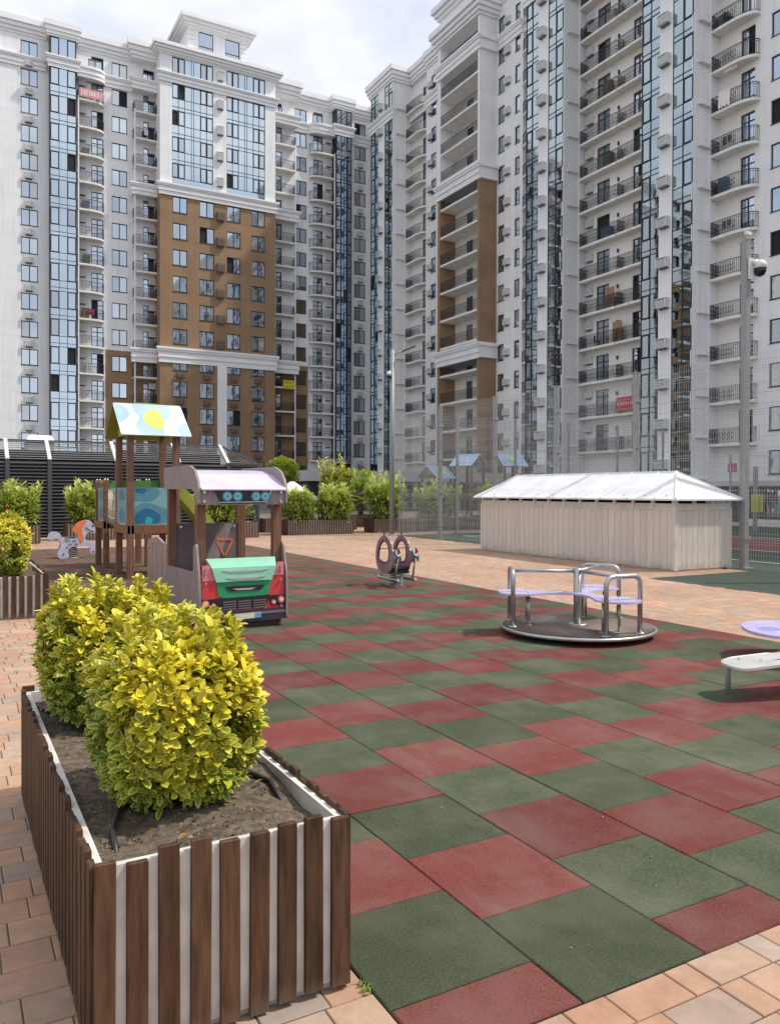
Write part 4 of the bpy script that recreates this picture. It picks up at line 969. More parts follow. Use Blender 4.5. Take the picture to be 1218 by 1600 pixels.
# ------------------------------------------------------------------ toy truck (front looks to -Y)
TX0, TX1, TY = 2.255, 3.195, 8.05; TW = TX1-TX0
TT = thing('toy_fire_truck', 'red and mint play fire truck cab with lilac roof and wooden posts', 'play truck', (TX0, TY, 0))
X_, Z_ = (1, 0, 0), (0, 0, 1)
def tp(name, poly, y, t, m, parent=TT, ms=None):       # panel facing the viewer; y is its front face
    b = MB(); panel(b, poly, (0, y+t, 0), X_, Z_, t, 0); return b.build(name, m, parent)
def rail_post(x, y, z0, z1): b = MB(); b.box(x-.045, x+.045, y-.045, y+.045, z0, z1); return b
for (x, y, z0, z1) in ((.055, .17, 0, 1.42), (TW-.055, .17, 0, 1.42), (.055, 1.36, 0, 1.55), (TW-.055, 1.36, 0, 1.55)):
    b = MB(); b.bevbox(x-.045, x+.045, y-.045, y+.045, z0, z1, .006); b.box(x-.008, x+.008, y-.047, y-.044, z0, z1-.05, 1); b.box(x-.047, x-.044, y-.008, y+.008, z0, z1-.05, 1); b.build('post', [M['wood'], M['darkpanel']], TT)
# front: red face, hood, green band, grille, lamps, bumper
face = tp('front_panel', [(.03, .17), (TW-.03, .17), (TW-.02, .56), (TW-.03, .66), (.03, .66), (.02, .56)], .015, .025, M['red'])
tp('upper_cheek', [(.03, .52), (.17, .52), (.12, .68), (.03, .68)], .008, .006, M['pinkred'], face)
tp('upper_cheek', [(TW-.03, .55), (TW-.15, .55), (TW-.10, .69), (TW-.03, .69)], .008, .006, M['pinkred'], face)
hb = MB(); nst = 8     # hood: sheet curving back and up
for i in range(nst):
    t0, t1 = i/nst, (i+1)/nst
    f = lambda t: (-.014+.11*max(0, t-.62)/.38, .505+.235*t)
    (ya, za), (yb, zb) = f(t0), f(t1); g = lambda t: .17-.075*t
    vs_ = [(g(t0), ya, za), (TW-g(t0), ya, za), (TW-g(t1), yb, zb), (g(t1), yb, zb)]
    hb.add(vs_, [(0, 1, 2, 3)], 0, smooth=True); hb.add([(x, y+.02, z-.004) for x, y, z in vs_], [(3, 2, 1, 0)], 0)
hood = hb.build('hood', M['mint'], TT)
tp('green_band', [(.17, .51), (TW-.17, .51), (TW-.20, .36), (TW-.26, .335), (.26, .335), (.20, .36)], .004, .008, M['green'])
tp('vent', rpoly([(.26, .455), (TW-.24, .455), (TW-.29, .405), (.31, .405)], .02), -.004, .006, M['black'])
tp('vent_trim', [(.34, .43), (TW-.34, .43), (TW-.40, .412), (.40, .412)], -.008, .003, M['chrome'])
for z0, a in ((.60, .18), (.525, .22)):
    tp('hood_trim', [(a+.05, z0+.022), (TW-a-.03, z0+.024), (TW-a-.12, z0+.004), (TW/2, z0-.002), (a+.13, z0+.002)], -.021, .006, M['chrome'], hood)
gr = tp('grille', [(.17, .335), (TW-.19, .345), (TW-.24, .215), (.24, .205)], .003, .01, M['black'])
for i in range(4):
    for j in range(3): xa = .245+j*.162; tp('grille_bar', [(xa, .30-.025*i), (xa+.14, .303-.025*i), (xa+.14, .29-.025*i), (xa, .287-.025*i)], -.004, .006, M['darkpanel'], gr)
for s in (-1, 1):
    c = TW/2+s*.36; hl = tp('headlight_panel', rpoly([(c-.10*1, .34 if s > 0 else .33), (c+.09, .335), (c+.10, .235), (c-.06, .225)], .02), .002, .011, M['black'])
    for dx, dz, r in ((-.035 if s > 0 else .035, .265, .026), (.05 if s > 0 else -.05, .288, .038)):
        o = tp('headlight', ell(c+dx, dz, r, r), -.006, .012, M['pink']); tp('lens', ell(c+dx, dz, r*.55, r*.55, 16), -.011, .005, M['pinkc'], o)
bp_ = tp('bumper', [(.0, .19), (TW, .205), (TW, .085), (TW-.12, .08), (.0, .075)], -.01, .03, M['navy'])
tp('bumper_strip', [(.0, .165), (TW, .18), (TW, .155), (.0, .14)], -.016, .005, M['darkpanel'], bp_)
pl_ = tp('number_plate', [(.36, .165), (.65, .172), (.65, .115), (.36, .108)], -.021, .006, M['plate'])
tp('plate_end', [(.58, .168), (.65, .170), (.65, .115), (.58, .114)], -.024, .002, M['platec'], pl_)
b = MB(); b.box(.05, TW-.06, .05, .5, .0, .14); b.build('underbody', mat('dark_underbody', (.035, .015, .012), .6), TT)
# side profile panels of the cab
side = [(-.02, .08), (-.025, .35), (.0, .60), (.05, .74), (.09, .88), (.12, .90), (.20, .86), (.20, .60), (1.30, .58), (1.40, .50), (1.40, .14), (1.1, .08)]
for x in (-.012, TW-.010):
    b = MB(); b.prism(inter(side, 4) if False else rpoly(side, .05), lambda u, v, a: (x+a, u, v), 0, .022); b.build('side_panel', M['greywood'], TT)
bolts(TT, [(x, .005, z) for x in (.065, TW-.065) for z in (.50, .60, .64)]+[(TW-.06, .005, .22)], (0, -1, 0))
# roof: lamp panel, curved lilac sheet, cheek panels
rp_ = tp('lamp_panel', [(.0, 1.30), (TW, 1.30), (TW, 1.465), (.0, 1.465)], .02, .02, M['greywood'])
lb = tp('lamp_strip', [(.15, 1.455), (TW-.17, 1.455), (TW-.235, 1.315), (.225, 1.31)], .012, .007, M['black'])
for cx_ in (.292, .402, .60, .703):
    o = tp('roof_lamp', ell(cx_, 1.388, .052, .052, 20), .004, .008, M['teal']); tp('lens', ell(cx_, 1.388, .034, .034, 16), -.001, .005, M['tealc'], o); tp('lens_heart', ell(cx_, 1.388, .018, .018, 12), -.005, .004, M['teal'], o)
tp('lamp_trim', [(.21, 1.322), (TW-.225, 1.327), (TW-.16, 1.455), (TW-.17, 1.455), (TW-.235, 1.333), (.215, 1.328)], .008, .004, M['chrome'], lb)
rb_ = MB(); prof = [(-.03, 1.462), (.06, 1.50), (.20, 1.56), (.40, 1.625), (.65, 1.665), (.95, 1.68), (1.45, 1.68)]
for (ya, za), (yb, zb) in zip(prof[:-1], prof[1:]):
    rb_.add([(.012, ya, za), (TW-.012, ya, za), (TW-.012, yb, zb), (.012, yb, zb)], [(0, 1, 2, 3)], smooth=True); rb_.add([(.012, ya, za-.012), (TW-.012, ya, za-.012), (TW-.012, yb, zb-.012), (.012, yb, zb-.012)], [(3, 2, 1, 0)])
rb_.box(.012, TW-.012, -.03, -.028, 1.45, 1.462); rb_.build('roof_sheet', M['lilac'], TT)
chk = [(.0, 1.30), (.0, 1.45), (.05, 1.56), (.16, 1.66), (.34, 1.71), (1.46, 1.715), (1.46, 1.46), (.26, 1.46), (.14, 1.42), (.10, 1.36), (.09, 1.30)]
for x in (-.012, TW-.012):
    b = MB(); b.prism(rpoly(chk, .03), lambda u, v, a: (x+a, u, v), 0, .024); b.build('roof_cheek', M['greywood'], TT)
bolts(TT, [(.05, .018, 1.43), (.05, .018, 1.335), (TW-.06, .018, 1.43), (TW-.06, .018, 1.335)], (0, -1, 0), .016)
# back wall of the cab with the orange triangle
bw = MB(); bw.box(.10, TW-.10, 1.33, 1.35, .16, 1.06); bw = bw.build('cab_back', M['darkpanel'], TT)
b = MB(); panel(b, [(.28, .2), (.42, .2), (.78, 1.05), (.62, 1.05)], (0, 1.329, 0), X_, Z_, .003); b.build('cab_back_stripe', M['greywood'], bw)
for a_, c_ in (((.57, .86), (.78, .86)), ((.78, .86), (.675, .66)), ((.675, .66), (.57, .86))): b = MB(); b.bar((a_[0], 1.324, a_[1]), (c_[0], 1.324, c_[1]), .006, .022); b.build('triangle_mark', M['orange'], bw)
bolts(TT, [(.15, 1.33, 1.02), (TW-.15, 1.33, 1.02)], (0, -1, 0), .016)
# rear bed: pale board sides with wheels
for x in (.10, TW-.10):
    b = MB(); b.prism(rpoly([(1.75, .10), (1.75, .80), (2.0, .80), (2.3, .86), (2.85, .80), (2.85, .10)], .05), lambda u, v, a: (x+a, u, v), 0, .024); o = b.build('bed_side', M['woodl'], TT)
    for i in range(1, 4): b = MB(); b.box(x-.003, x-.0005, 1.75+i*.27, 1.765+i*.27, .14, .78); b.build('board_joint', M['greywood'], o)
    b = MB(); b.prism(ell(2.3, .13, .17, .17), lambda u, v, a: (x-.02+a, u, v), 0, .018); o2 = b.build('wheel', M['black'], TT); b = MB(); b.prism(ell(2.3, .13, .08, .08), lambda u, v, a: (x-.026+a, u, v), 0, .006); b.build('hub', M['chrome'], o2)
    bolts(TT, [(x, 1.82, .72), (x, 1.82, .45), (x, 1.82, .25), (x, 2.78, .70), (x, 2.78, .35)], (-1, 0, 0))
    for y in (1.80, 2.80): b = MB(); b.bevbox(x+.026, x+.116, y-.045, y+.045, 0, .80, .006); b.build('post', M['wood'], TT)

# ------------------------------------------------------------------ play tower
PTW = thing('play_tower', 'wooden play tower with pale blue gable roof, teal panels and lime slide', 'play tower', (0, 0, 0))
for (x, y, z1) in ((2.63, 13.45, 2.42), (2.63, 14.40, 2.42), (3.37, 13.45, 2.42), (3.37, 14.40, 2.42), (2.60, 15.50, 1.62), (2.60, 16.35, 1.62), (3.35, 15.50, 1.62), (3.35, 16.35, 1.62)):
    b = MB(); b.bevbox(x-.05, x+.05, y-.05, y+.05, 0, z1, .006); b.box(x-.009, x+.009, y-.052, y-.049, .03, z1-.05, 1); b.box(x-.052, x-.049, y-.009, y+.009, .03, z1-.05, 1); o = b.build('post', [M['wood'], M['darkpanel']], PTW)
    if z1 < 2:
        for dx in (-.025, .025): b = MB(); b.tube([(x+dx, y, 1.62), (x+dx, y, 1.66)], .016, 8); b.build('bolt', M['bolt'], o)
for (x0, x1, y0, y1) in ((2.55, 3.45, 13.40, 14.45), (2.53, 3.42, 15.45, 16.40)):
    b = MB(); b.box(x0+.05, x1-.05, y0+.05, y1-.05, .845, .875, 1); b.box(x0, x1, y0, y0+.04, .74, .87); b.box(x0, x1, y1-.04, y1, .74, .87); b.box(x0, x0+.04, y0+.04, y1-.04, .741, .869); b.box(x1-.04, x1, y0+.04, y1-.04, .741, .869); b.build('platform', [M['wood'], M['woodl']], PTW)
# roof: two slabs meeting at a ridge along X
for s in (-1, 1):
    rd = Vector((0, -s*.75, -.56)).normalized(); ln = .94; b = MB()
    o0 = Vector((2.44, 13.92, 2.90)); panel(b, rpoly([(0, 0), (1.12, 0), (1.12, ln), (0, ln)], .03), o0, (1, 0, 0), rd, .016); nm = Vector((1, 0, 0)).cross(rd)
    rf = b.build('roof_panel', M['roofwhite'] if s > 0 else M['olive'], PTW)
    if s > 0:
        up = -1 if nm.z < 0 else 1; off = (nm*.016 if nm.z > 0 else nm*0)
        def deco(poly, m, lift):
            q = MB(); panel(q, poly, o0+off+nm*up*lift, (1, 0, 0), rd, .0015); q.build('roof_motif', m, rf)
        clip = lambda pl: [(min(1.11, max(.01, a)), min(ln-.01, max(.01, c))) for a, c in pl]
        deco(clip(inter([(.32, .0), (.62, .0), (.92, .01), (.86, .35), (.72, .6), (.66, .93), (.36, .93), (.27, .70), (.36, .40), (.30, .2)])), M['roofblue'], .0005)
        deco(clip(blob(.0, .28, .20, .30, 1)), M['roofblue'], .0005); deco(clip(blob(1.12, .78, .18, .26, 2)), M['roofblue'], .0005)
        deco(inter([(.42, .42), (.60, .16), (.72, .22), (.74, .45), (.68, .74), (.52, .72)]), M['lime'], .003)
        deco(clip(blob(.02, .28, .10, .15, 1)), mat('sky_blue_hpl', (.34, .52, .78), .4), .003)
for x in (2.60, 3.38):     # gable boards
    b = MB(); b.prism([(13.35, 2.36), (14.49, 2.36), (13.92, 2.80)], lambda u, v, a: (x+a, u, v), 0, .02); b.build('gable_board', M['olive'], PTW)
def tpanel(x0, x1, y, z0, z1):
    b = MB(); panel(b, rpoly([(x0, z0), (x1, z0), (x1, z1), (x0, z1)], .02), (0, y+.018, 0), X_, Z_, .018); o = b.build('teal_panel', M['pteal'], PTW)
    def d(poly, m, k): q = MB(); panel(q, [(min(x1-.01, max(x0+.01, a)), min(z1-.01, max(z0+.01, c))) for a, c in poly], (0, y-.0008*k, 0), X_, Z_, .0008); q.build('panel_motif', m, o)
    w_, h_ = x1-x0, z1-z0
    d(blob(x0+.36*w_, z0+.22*h_, .56*w_, .34*h_, .4), M['mteal'], 1); d(blob(x0+.20*w_, z0+.86*h_, .42*w_, .26*h_, 1.3), M['mteal'], 1)
    d(blob(x0+.33*w_, z0+.16*h_, .34*w_, .26*h_, .8, am=.08), M['dteal'], 2); d(blob(x0+.17*w_, z0+.93*h_, .13*w_, .10*h_, 2), M['dteal'], 2); d(blob(x0+.38*w_, z0+.10*h_, .10*w_, .11*h_, 0), M['bteal'], 3)
tpanel(2.69, 3.31, 13.44, .89, 1.49)
for (y0, y1) in ((13.51, 14.34), (15.56, 16.29)):
    b = MB(); b.prism(rpoly([(y0, .89), (y1, .89), (y1, 1.49), (y0, 1.49)], .02), lambda u, v, a: (2.585+a, u, v), 0, .018); o = b.build('teal_panel', M['pteal'], PTW)
    for cz, rz_ in ((1.36, .10), (1.02, .13)): b = MB(); b.prism([(min(y1-.02, max(y0+.02, u)), v) for u, v in blob((y0+y1)/2, cz, .22, rz_, 1)], lambda u, v, a: (2.583+a, u, v), 0, .0015); b.build('panel_motif', M['mteal'], o)
b = MB(); panel(b, rpoly([(2.66, .89), (3.3, .89), (3.3, 1.49), (2.66, 1.49)], .02), (0, 15.47, 0), X_, Z_, .018); b.build('teal_panel', M['pteal'], PTW)
for y in (14.42, 15.46): b = MB(); panel(b, rpoly([(2.62, 1.50), (3.40, 1.50), (3.34, 1.62), (2.70, 1.62)], .04), (0, y+.02, 0), X_, Z_, .02); b.build('green_board', M['leafgreen'], PTW)
b = MB(); b.prism(inter([(13.9, 1.5), (14.15, 1.5), (14.12, 1.72), (14.0, 1.80), (13.92, 1.7)], 4), lambda u, v, a: (2.72+a, u, v), 0, .02); b.build('lilac_fin', M['lilac'], PTW)
# rope bridge between the platforms
b = MB()
for i in range(9): y = 14.47+i*.12; b.box(2.66, 3.32, y, y+.09, .80, .835)
b.build('bridge_deck', M['wood'], PTW)
for x in (2.62, 3.36):
    b = MB()
    for z in (.98, 1.14, 1.30, 1.46): b.tube([(x, 14.45, z), (x, 14.95, z-.05), (x, 15.45, z)], .010, 6)
    for i in range(8): y = 14.5+i*.125; b.tube([(x, y, .84), (x+.01, y+.02, 1.43)], .010, 6)
    b.build('rope_net', M['rope'], PTW)
# slide down to +X
sd = MB(); s0, s1 = Vector((3.42, 13.92, 1.42)), Vector((4.35, 13.92, .34)); du = (s1-s0).normalized(); dn = Vector((0, 1, 0)).cross(du)
if dn.z < 0: dn = -dn
sd.obox((s0+s1)/2, (s1-s0)/2, Vector((0, .26, 0)), dn*.012); sl_ = sd.build('slide_bed', M['slide'], PTW)
for i in range(9): b = MB(); yy = -.24+i*.06; b.obox((s0+s1)/2+Vector((0, yy, 0))+dn*.02, (s1-s0)/2, Vector((0, .012, 0)), dn*.008); b.build('slide_rib', M['slide'], sl_)
for s in (-1, 1): b = MB(); b.obox((s0+s1)/2+Vector((0, s*.275, 0))+dn*.07, (s1-s0)/2*1.03, Vector((0, .015, 0)), dn*.09); b.build('slide_side', M['olive'], PTW)
b = MB(); b.box(4.33, 4.65, 13.66, 14.18, .30, .325); b.box(4.36, 4.42, 13.70, 14.14, 0, .30, 1); b.box(4.56, 4.62, 13.70, 14.14, 0, .30, 1); b.build('slide_foot', [M['slide'], M['wood']], PTW)

# ------------------------------------------------------------------ pony rocker
PN = thing('pony_rocker', 'lilac spring pony with orange mane left of the play tower', 'spring rider', (2.37, 18.2, 0))
body = inter([(-.47, .50), (-.40, .57), (-.27, .55), (-.20, .45), (.06, .43), (.13, .60), (.24, .78), (.34, .80), (.43, .66), (.47, .58), (.44, .52), (.35, .55), (.27, .52), (.25, .40), (.40, .34), (.46, .22), (.44, .10), (.38, .09), (.34, .22), (.22, .26), (-.05, .24), (-.10, .14), (-.09, .02), (-.28, .02), (-.30, .16), (-.24, .30), (-.29, .42), (-.33, .44), (-.40, .40), (-.47, .42)], 4)
M['pony'] = mat('pony_print', (.42, .39, .50), .4, scale=9, col2=(.58, .56, .66), coat=.2); M['ponyb'] = mat('pony_patch', (.16, .24, .32), .4); M['ponyr'] = mat('pony_heart', (.40, .10, .14), .4)
for y in (-.11, .09):
    b = MB(); b.prism(body, lambda u, v, a: (u, y+a, v), 0, .022); o = b.build('pony_side', M['pony'], PN)
    if y < 0:
        for (px_, pz_, r1, r2, mm) in ((-.12, .38, .06, .03, 'ponyb'), (.02, .37, .05, .03, 'ponyb'), (.06, .30, .04, .025, 'ponyr'), (-.06, .30, .05, .025, 'ponyb'), (-.14, .43, .03, .015, 'ponyr'), (.39, .68, .018, .022, 'black')):
            q = MB(); q.prism(blob(px_, pz_, r1, r2, px_*9, 14), lambda u, v, a: (u, y-.003+a, v), 0, .0025); q.build('pony_motif', M[mm], o)
        for (px_, pz_) in ((-.19, .10), (-.12, .24), (.41, .13)): q = MB(); q.tube([(px_, y-.001, pz_), (px_, y-.014, pz_)], .016, 8); q.build('bolt', M['black'], o)
        q = MB(); q.tube([(.24, y-.006, .66), (.34, y-.006, .60), (.42, y-.006, .56)], .008, 5); q.build('bridle', M['darkpanel'], o)
    mane = inter([(.02, .62), (.08, .72), (.17, .78), (.26, .80), (.24, .74), (.18, .66), (.18, .54), (.20, .42), (.17, .34), (.12, .40), (.10, .50), (.03, .55)], 4)
    q = MB(); q.prism(mane, lambda u, v, a: (u, y-.012+a, v), 0, .046); q.build('mane', M['orange'], PN)
b = MB(); b.box(-.20, .10, -.088, .09, .43, .455); b.box(-.22, .12, -.088, .09, .25, .27); b.build('seat', M['darkpanel'], PN)
b = MB(); b.tube([(.09*math.cos(a), .09*math.sin(a), .02+.23*a/(6.2832*5)) for a in [k*6.2832/12 for k in range(61)]], .011, 6); b.build('spring', M['darkpanel'], PN)
b = MB(); b.lathe([(.12, 0.006), (.12, .02), (.06, .03)], 20); b.build('base_plate', M['steel2'], PN)

# ------------------------------------------------------------------ helicopter rocker (nose to +Y)
HC = thing('helicopter_rocker', 'two-sided spring helicopter with rotors standing near the paving edge', 'spring rider', (6.0, 10.62, 0))
M['heli'] = mat('grey_violet_hpl', (.19, .145, .165), .4, scale=4, col2=(.31, .24, .26)); M['helir'] = mat('dark_red_hpl', (.22, .035, .045), .4)
outer = inter([(.34, .30), (.38, .46), (.33, .64), (.20, .75), (.05, .76), (-.09, .68), (-.17, .54), (-.30, .52), (-.33, .46), (-.17, .36), (-.09, .25), (.05, .20), (.22, .21)], 5)
hole = inter([(.27, .40), (.28, .52), (.22, .63), (.11, .68), (.01, .64), (-.03, .52), (.00, .40), (.10, .37)], 5)
def ringpanel(mb, o, h, fn, t, m=0):
    """extruded outline with a hole: bridge quads between resampled loops"""
    n = 60
    def rs(p):
        c = Vector((sum(q[0] for q in hole)/len(hole), sum(q[1] for q in hole)/len(hole))); res = []
        for i in range(n):
            a = 2*math.pi*i/n; d = Vector((math.cos(a), math.sin(a))); best = 0
            for j in range(len(p)):
                A = Vector(p[j])-c; B = Vector(p[(j+1) % len(p)])-c; e = B-A; den = d.x*e.y-d.y*e.x
                if abs(den) < 1e-9: continue
                tt = (A.x*e.y-A.y*e.x)/den; ss = (A.x*d.y-A.y*d.x)/den
                if tt > 0 and -1e-6 <= ss <= 1.000001: best = max(best, tt)
            res.append(tuple(c+d*best))
        return res
    O, H_ = rs(o), rs(h); vs_ = [fn(u, v, a) for a in (0, t) for L_ in (O, H_) for u, v in L_]; fs_ = []
    for i in range(n):
        j = (i+1) % n; fs_ += [(i, j, n+j, n+i), (2*n+i, 3*n+i, 3*n+j, 2*n+j), (i, 2*n+i, 2*n+j, j), (n+i, n+j, 3*n+j, 3*n+i)]
    mb.add(vs_, fs_, m)
for x in (-.16, .14):
    b = MB(); ringpanel(b, outer, hole, lambda u, v, a: (x+a, u, v), .02); o = b.build('cabin_side', M['heli'], HC)
    b = MB(); hh = [(u*1.0, v) for u, v in hole]; c_ = (sum(p[0] for p in hole)/len(hole), sum(p[1] for p in hole)/len(hole)); big = [(c_[0]+(u-c_[0])*1.17, c_[1]+(v-c_[1])*1.17) for u, v in hole]
    ringpanel(b, big, hole, lambda u, v, a: (x-.002+a, u, v), .024); b.build('window_rim', M['helir'], o)
    b = MB(); b.tube([(x+.01, .26, .56), (x+.01, .0, .58)], .007, 6); b.build('window_bar', M['black'], o)
    b = MB(); b.tube([(x+.01, .12, .75), (x+.01, .12, .81)], .012, 8); b.bar((x+.01, -.10, .812), (x+.01, .34, .81), .035, .008); b.bar((x-.12, .12, .818), (x+.14, .12, .818), .03, .007); b.build('rotor', M['darkpanel'], HC)
    b = MB()
    for k in range(4):
        a = k*math.pi/2+.5; pts = [(-.36+.02*math.cos(a), .49+.02*math.sin(a))]+[(-.36+.115*math.cos(a+t), .49+.115*math.sin(a+t)) for t in (-.42, -.2, .0, .2, .42)]
        b.prism(pts, lambda u, v, q: (x-.035+q, u, v), 0, .012, k % 2)
    b.build('tail_rotor', [M['mteal'], M['helir']], HC)
    b = MB(); b.tube([(x-.04, -.36, .49), (x+.02, -.36, .49)], .014, 8); b.build('tail_hub', M['bolt'], HC)
    b = MB(); b.tube([(x+.01, .34, .155), (x+.01, .30, .12), (x+.01, -.28, .12), (x+.01, -.31, .13)], .022, 8); b.tube([(x+.01, .2, .12), (x+.01, .22, .24)], .012, 6); b.build('skid', M['steel'], HC)
    b = MB(); b.tube([(x+.01, -.22, .12), (x+.01, -.30, .46)], .016, 8); b.build('strut', M['steel'], HC)
b = MB(); b.box(-.14, .14, -.16, .20, .27, .30); b.build('seat', M['black'], HC)
b = MB(); b.box(-.15, .15, -.12, .14, .20, .25); b.build('cradle', M['black'], HC)
for y in (-.08, .10): b = MB(); b.tube([(.05*math.cos(a), y+.05*math.sin(a), .015+.19*a/(6.2832*6)) for a in [k*6.2832/10 for k in range(61)]], .010, 6); b.build('spring', M['steel2'], HC)
b = MB(); b.box(-.10, .10, -.16, .18, .006, .02); b.build('base_plate', M['steel2'], HC)

# ------------------------------------------------------------------ merry-go-round
MG = thing('merry_go_round', 'steel merry-go-round with brown deck and three lilac seats', 'merry-go-round', (5.61, 6.20, 0))
R0 = .77
b = MB(); b.lathe([(R0-.03, .095), (R0-.025, .1), (.0, .1)][::-1], 64, cap=False); b.lathe([(R0-.06, .055), (R0-.03, .06), (R0-.03, .098)], 64, cap=False); b.build('deck', M['mgr'], MG)
b = MB(); b.tube([(R0*math.cos(a)-.012*math.cos(a), R0*math.sin(a)-.012*math.sin(a), .075) for a in [k*math.pi*2/72 for k in range(73)]], .019, 8); b.build('rim', M['steel'], MG)
b = MB(); b.lathe([(.45, .03), (R0-.06, .056), (R0-.05, .06)], 48, cap=False); b.lathe([(.16, .006), (.16, .035)], 24); b.build('underside', M['black'], MG)
b = MB(); b.tube([(0, 0, .1), (0, 0, .67)], .040, 14); b.lathe([(.10, .1), (.10, .108), (.05, .112)], 20); b.build('hub_post', M['steel'], MG)
for k in range(3):
    an = R_(147)+k*R_(120); u = Vector((math.cos(an), math.sin(an), 0)); v = Vector((-u.y, u.x, 0)); c = u*.665; hw, rr, zt = .205, .08, .65
    pts = [c-v*hw+Vector((0, 0, .1))]+[c-v*(hw-rr+rr*math.cos(t))+Vector((0, 0, zt-rr+rr*math.sin(t))) for t in [i*math.pi/12 for i in range(7)]]+[c+v*(hw-rr+rr*math.sin(t))+Vector((0, 0, zt-rr+rr*math.cos(t))) for t in [i*math.pi/12 for i in range(7)]]+[c+v*hw+Vector((0, 0, .1))]
    b = MB(); b.tube(pts, .024, 10); ho = b.build('handrail', M['steel'], MG)
    b = MB(); b.tube([u*.02+Vector((0, 0, zt-.01)), c+Vector((0, 0, zt-.01))], .019, 10); b.build('top_arm', M['steel'], MG)
    for s in (-1, 1):
        b = MB(); b.lathe([(.045, .1), (.045, .106), (.028, .109)], 16, c+v*hw*s); b.build('flange', M['bolt'], ho)
    # seat leaf: rounded paddle from the hub to the rim
    ol = inter([(.03, .08), (.18, .07), (.34, .11), (.50, .20), (.66, .21), (.77, .12), (.80, 0), (.77, -.12), (.66, -.21), (.50, -.20), (.34, -.11), (.18, -.07), (.03, -.08)], 4)
    b = MB(); b.prism(ol, lambda p, q, a: u*p+v*q+Vector((0, 0, a)), .405-.0012*k, .425-.0012*k); so = b.build('seat', M['seatlilac'], MG)
    for s in (-1, 1):
        p = u*.50+v*.10*s; b = MB(); b.tube([p+Vector((0, 0, .1)), p+Vector((0, 0, .405))], .015, 8); b.lathe([(.035, .1), (.035, .106)], 14, p); b.build('seat_leg', M['steel'], so)
        b = MB(); b.lathe([(.014, .424), (.012, .432)], 10, u*.50+v*.10*s); b.build('bolt', M['bolt'], so)

# ------------------------------------------------------------------ white balance board at the right edge, lilac disc behind it
BD = thing('balance_board', 'pale grey bench board on bent steel legs at the right edge', 'bench', (4.85, 3.89, 0))
ax = Vector((.96, -.28, 0)).normalized(); bx = Vector((-ax.y, ax.x, 0))
ol = rpoly([(-.02, .03), (-.03, -.31), (1.62, -.31), (1.62, .03)], .15, 8)
wz = lambda p: .235+.10*math.sin(min(1, max(0, p)/1.2)*math.pi/2)
b = MB(); n = len(ol); tri = []
b.prism(ol, lambda p, q, a: ax*p+bx*q+Vector((0, 0, wz(p)+a)), -.018, .0); b.build('board', mat('pale_board', (.46, .46, .44), .35, scale=6, col2=(.58, .58, .56), coat=.4), BD)
b = MB()
for q in (-.16, .03): b.tube([ax*t+bx*q+Vector((0, 0, wz(t)-.035)) for t in (.25, .6, 1.0, 1.4)], .018, 8)
b.tube([ax*.25+bx*-.2+Vector((0, 0, wz(.25)-.035)), ax*.25+bx*.05+Vector((0, 0, wz(.25)-.035))], .018, 8); b.build('under_frame', M['black'], BD)
for p, q in ((.06, -.02), (1.5, -.02), (1.5, -.2)):
    b = MB(); d_ = .10 if p < 1 else -.10; b.tube([ax*(p+.01)+bx*q+Vector((0, 0, 0)), ax*p+bx*q+Vector((0, 0, wz(p)-.08)), ax*(p+d_*.25)+bx*q+Vector((0, 0, wz(p)-.045)), ax*(p+d_)+bx*q+Vector((0, 0, wz(p+d_)-.033))], .019, 10); b.build('leg', M['steel2'], BD)
for p, q in ((.14, -.04), (.24, -.15)): b = MB(); b.lathe([(.012, 0), (.010, .005)], 10, ax*p+bx*q+Vector((0, 0, wz(p)))); b.build('bolt', M['bolt'], BD)
LD = thing('lilac_disc_table', 'round lilac play disc on a steel post behind the pale bench', 'play table', (6.44, 4.33, 0))
b = MB(); b.prism(blob(0, 0, .50, .46, .6, 40, .05), lambda p, q, a: (p, q, a), .245, .27); o = b.build('disc', M['seatlilac'], LD)
for x, y in ((-.25, .12), (.1, -.2)): b = MB(); b.prism(blob(x, y, .12, .09, x*7), lambda p, q, a: (p, q, a), .27, .272); b.build('disc_motif', mat('blue_motif', (.24, .30, .55), .4), o)
b = MB(); b.tube([(.1, -.1, 0), (.1, -.1, .245)], .045, 14); b.lathe([(.13, .007), (.13, .015), (.06, .02)], 20, (.1, -.1, 0)); b.build('post', M['steel'], LD)

# ------------------------------------------------------------------ shed
SX0, SX1, SY0, SY1, SZ = 11.53, 13.0, 10.20, 16.15, 1.12
SH = thing('board_shed', 'long cream board shed with white hipped metal roof on the plaza', 'shed', (SX0, SY0, 0)); sw_, sl2 = SX1-SX0, SY1-SY0
b = MB(); b.box(.02, sw_-.02, .02, sl2-.02, 0, SZ); b.build('shed_core', M['shedt'], SH)
nb_ = 36; bw_ = sl2/nb_; q = MB(); q.bevbox(-.012, .02, .004, bw_-.004, .03, SZ, .003); bm_ = q.mesh('board', M['shedb'])
for i in range(nb_): put('board', bm_, SH, (0, i*bw_, random.uniform(-.004, .002)))
nb2 = 10; bw2 = sw_/nb2; q = MB(); q.bevbox(.004, bw2-.004, -.012, .02, .03, SZ, .003); bm2 = q.mesh('board', M['shedb'])
for i in range(nb2): put('board', bm2, SH, (i*bw2, 0, random.uniform(-.004, .002)))
for i in range(nb2): put('board', bm2, SH, ((i+1)*bw2, sl2, 0), math.pi)
b = MB(); b.box(-.03, .03, -.03, .03, .02, SZ+.02); b.box(sw_-.03, sw_+.03, -.03, .03, .02, SZ+.02); b.box(-.03, .03, sl2-.03, sl2+.03, .02, SZ+.02); b.build('corner_trim', M['shedt'], SH)
b = MB(); b.box(-.025, sw_+.025, -.025, sl2+.025, SZ, SZ+.035); b.box(.0, sw_, .0, sl2, SZ+.035, SZ+.115); b.build('top_plate', M['shedt'], SH)
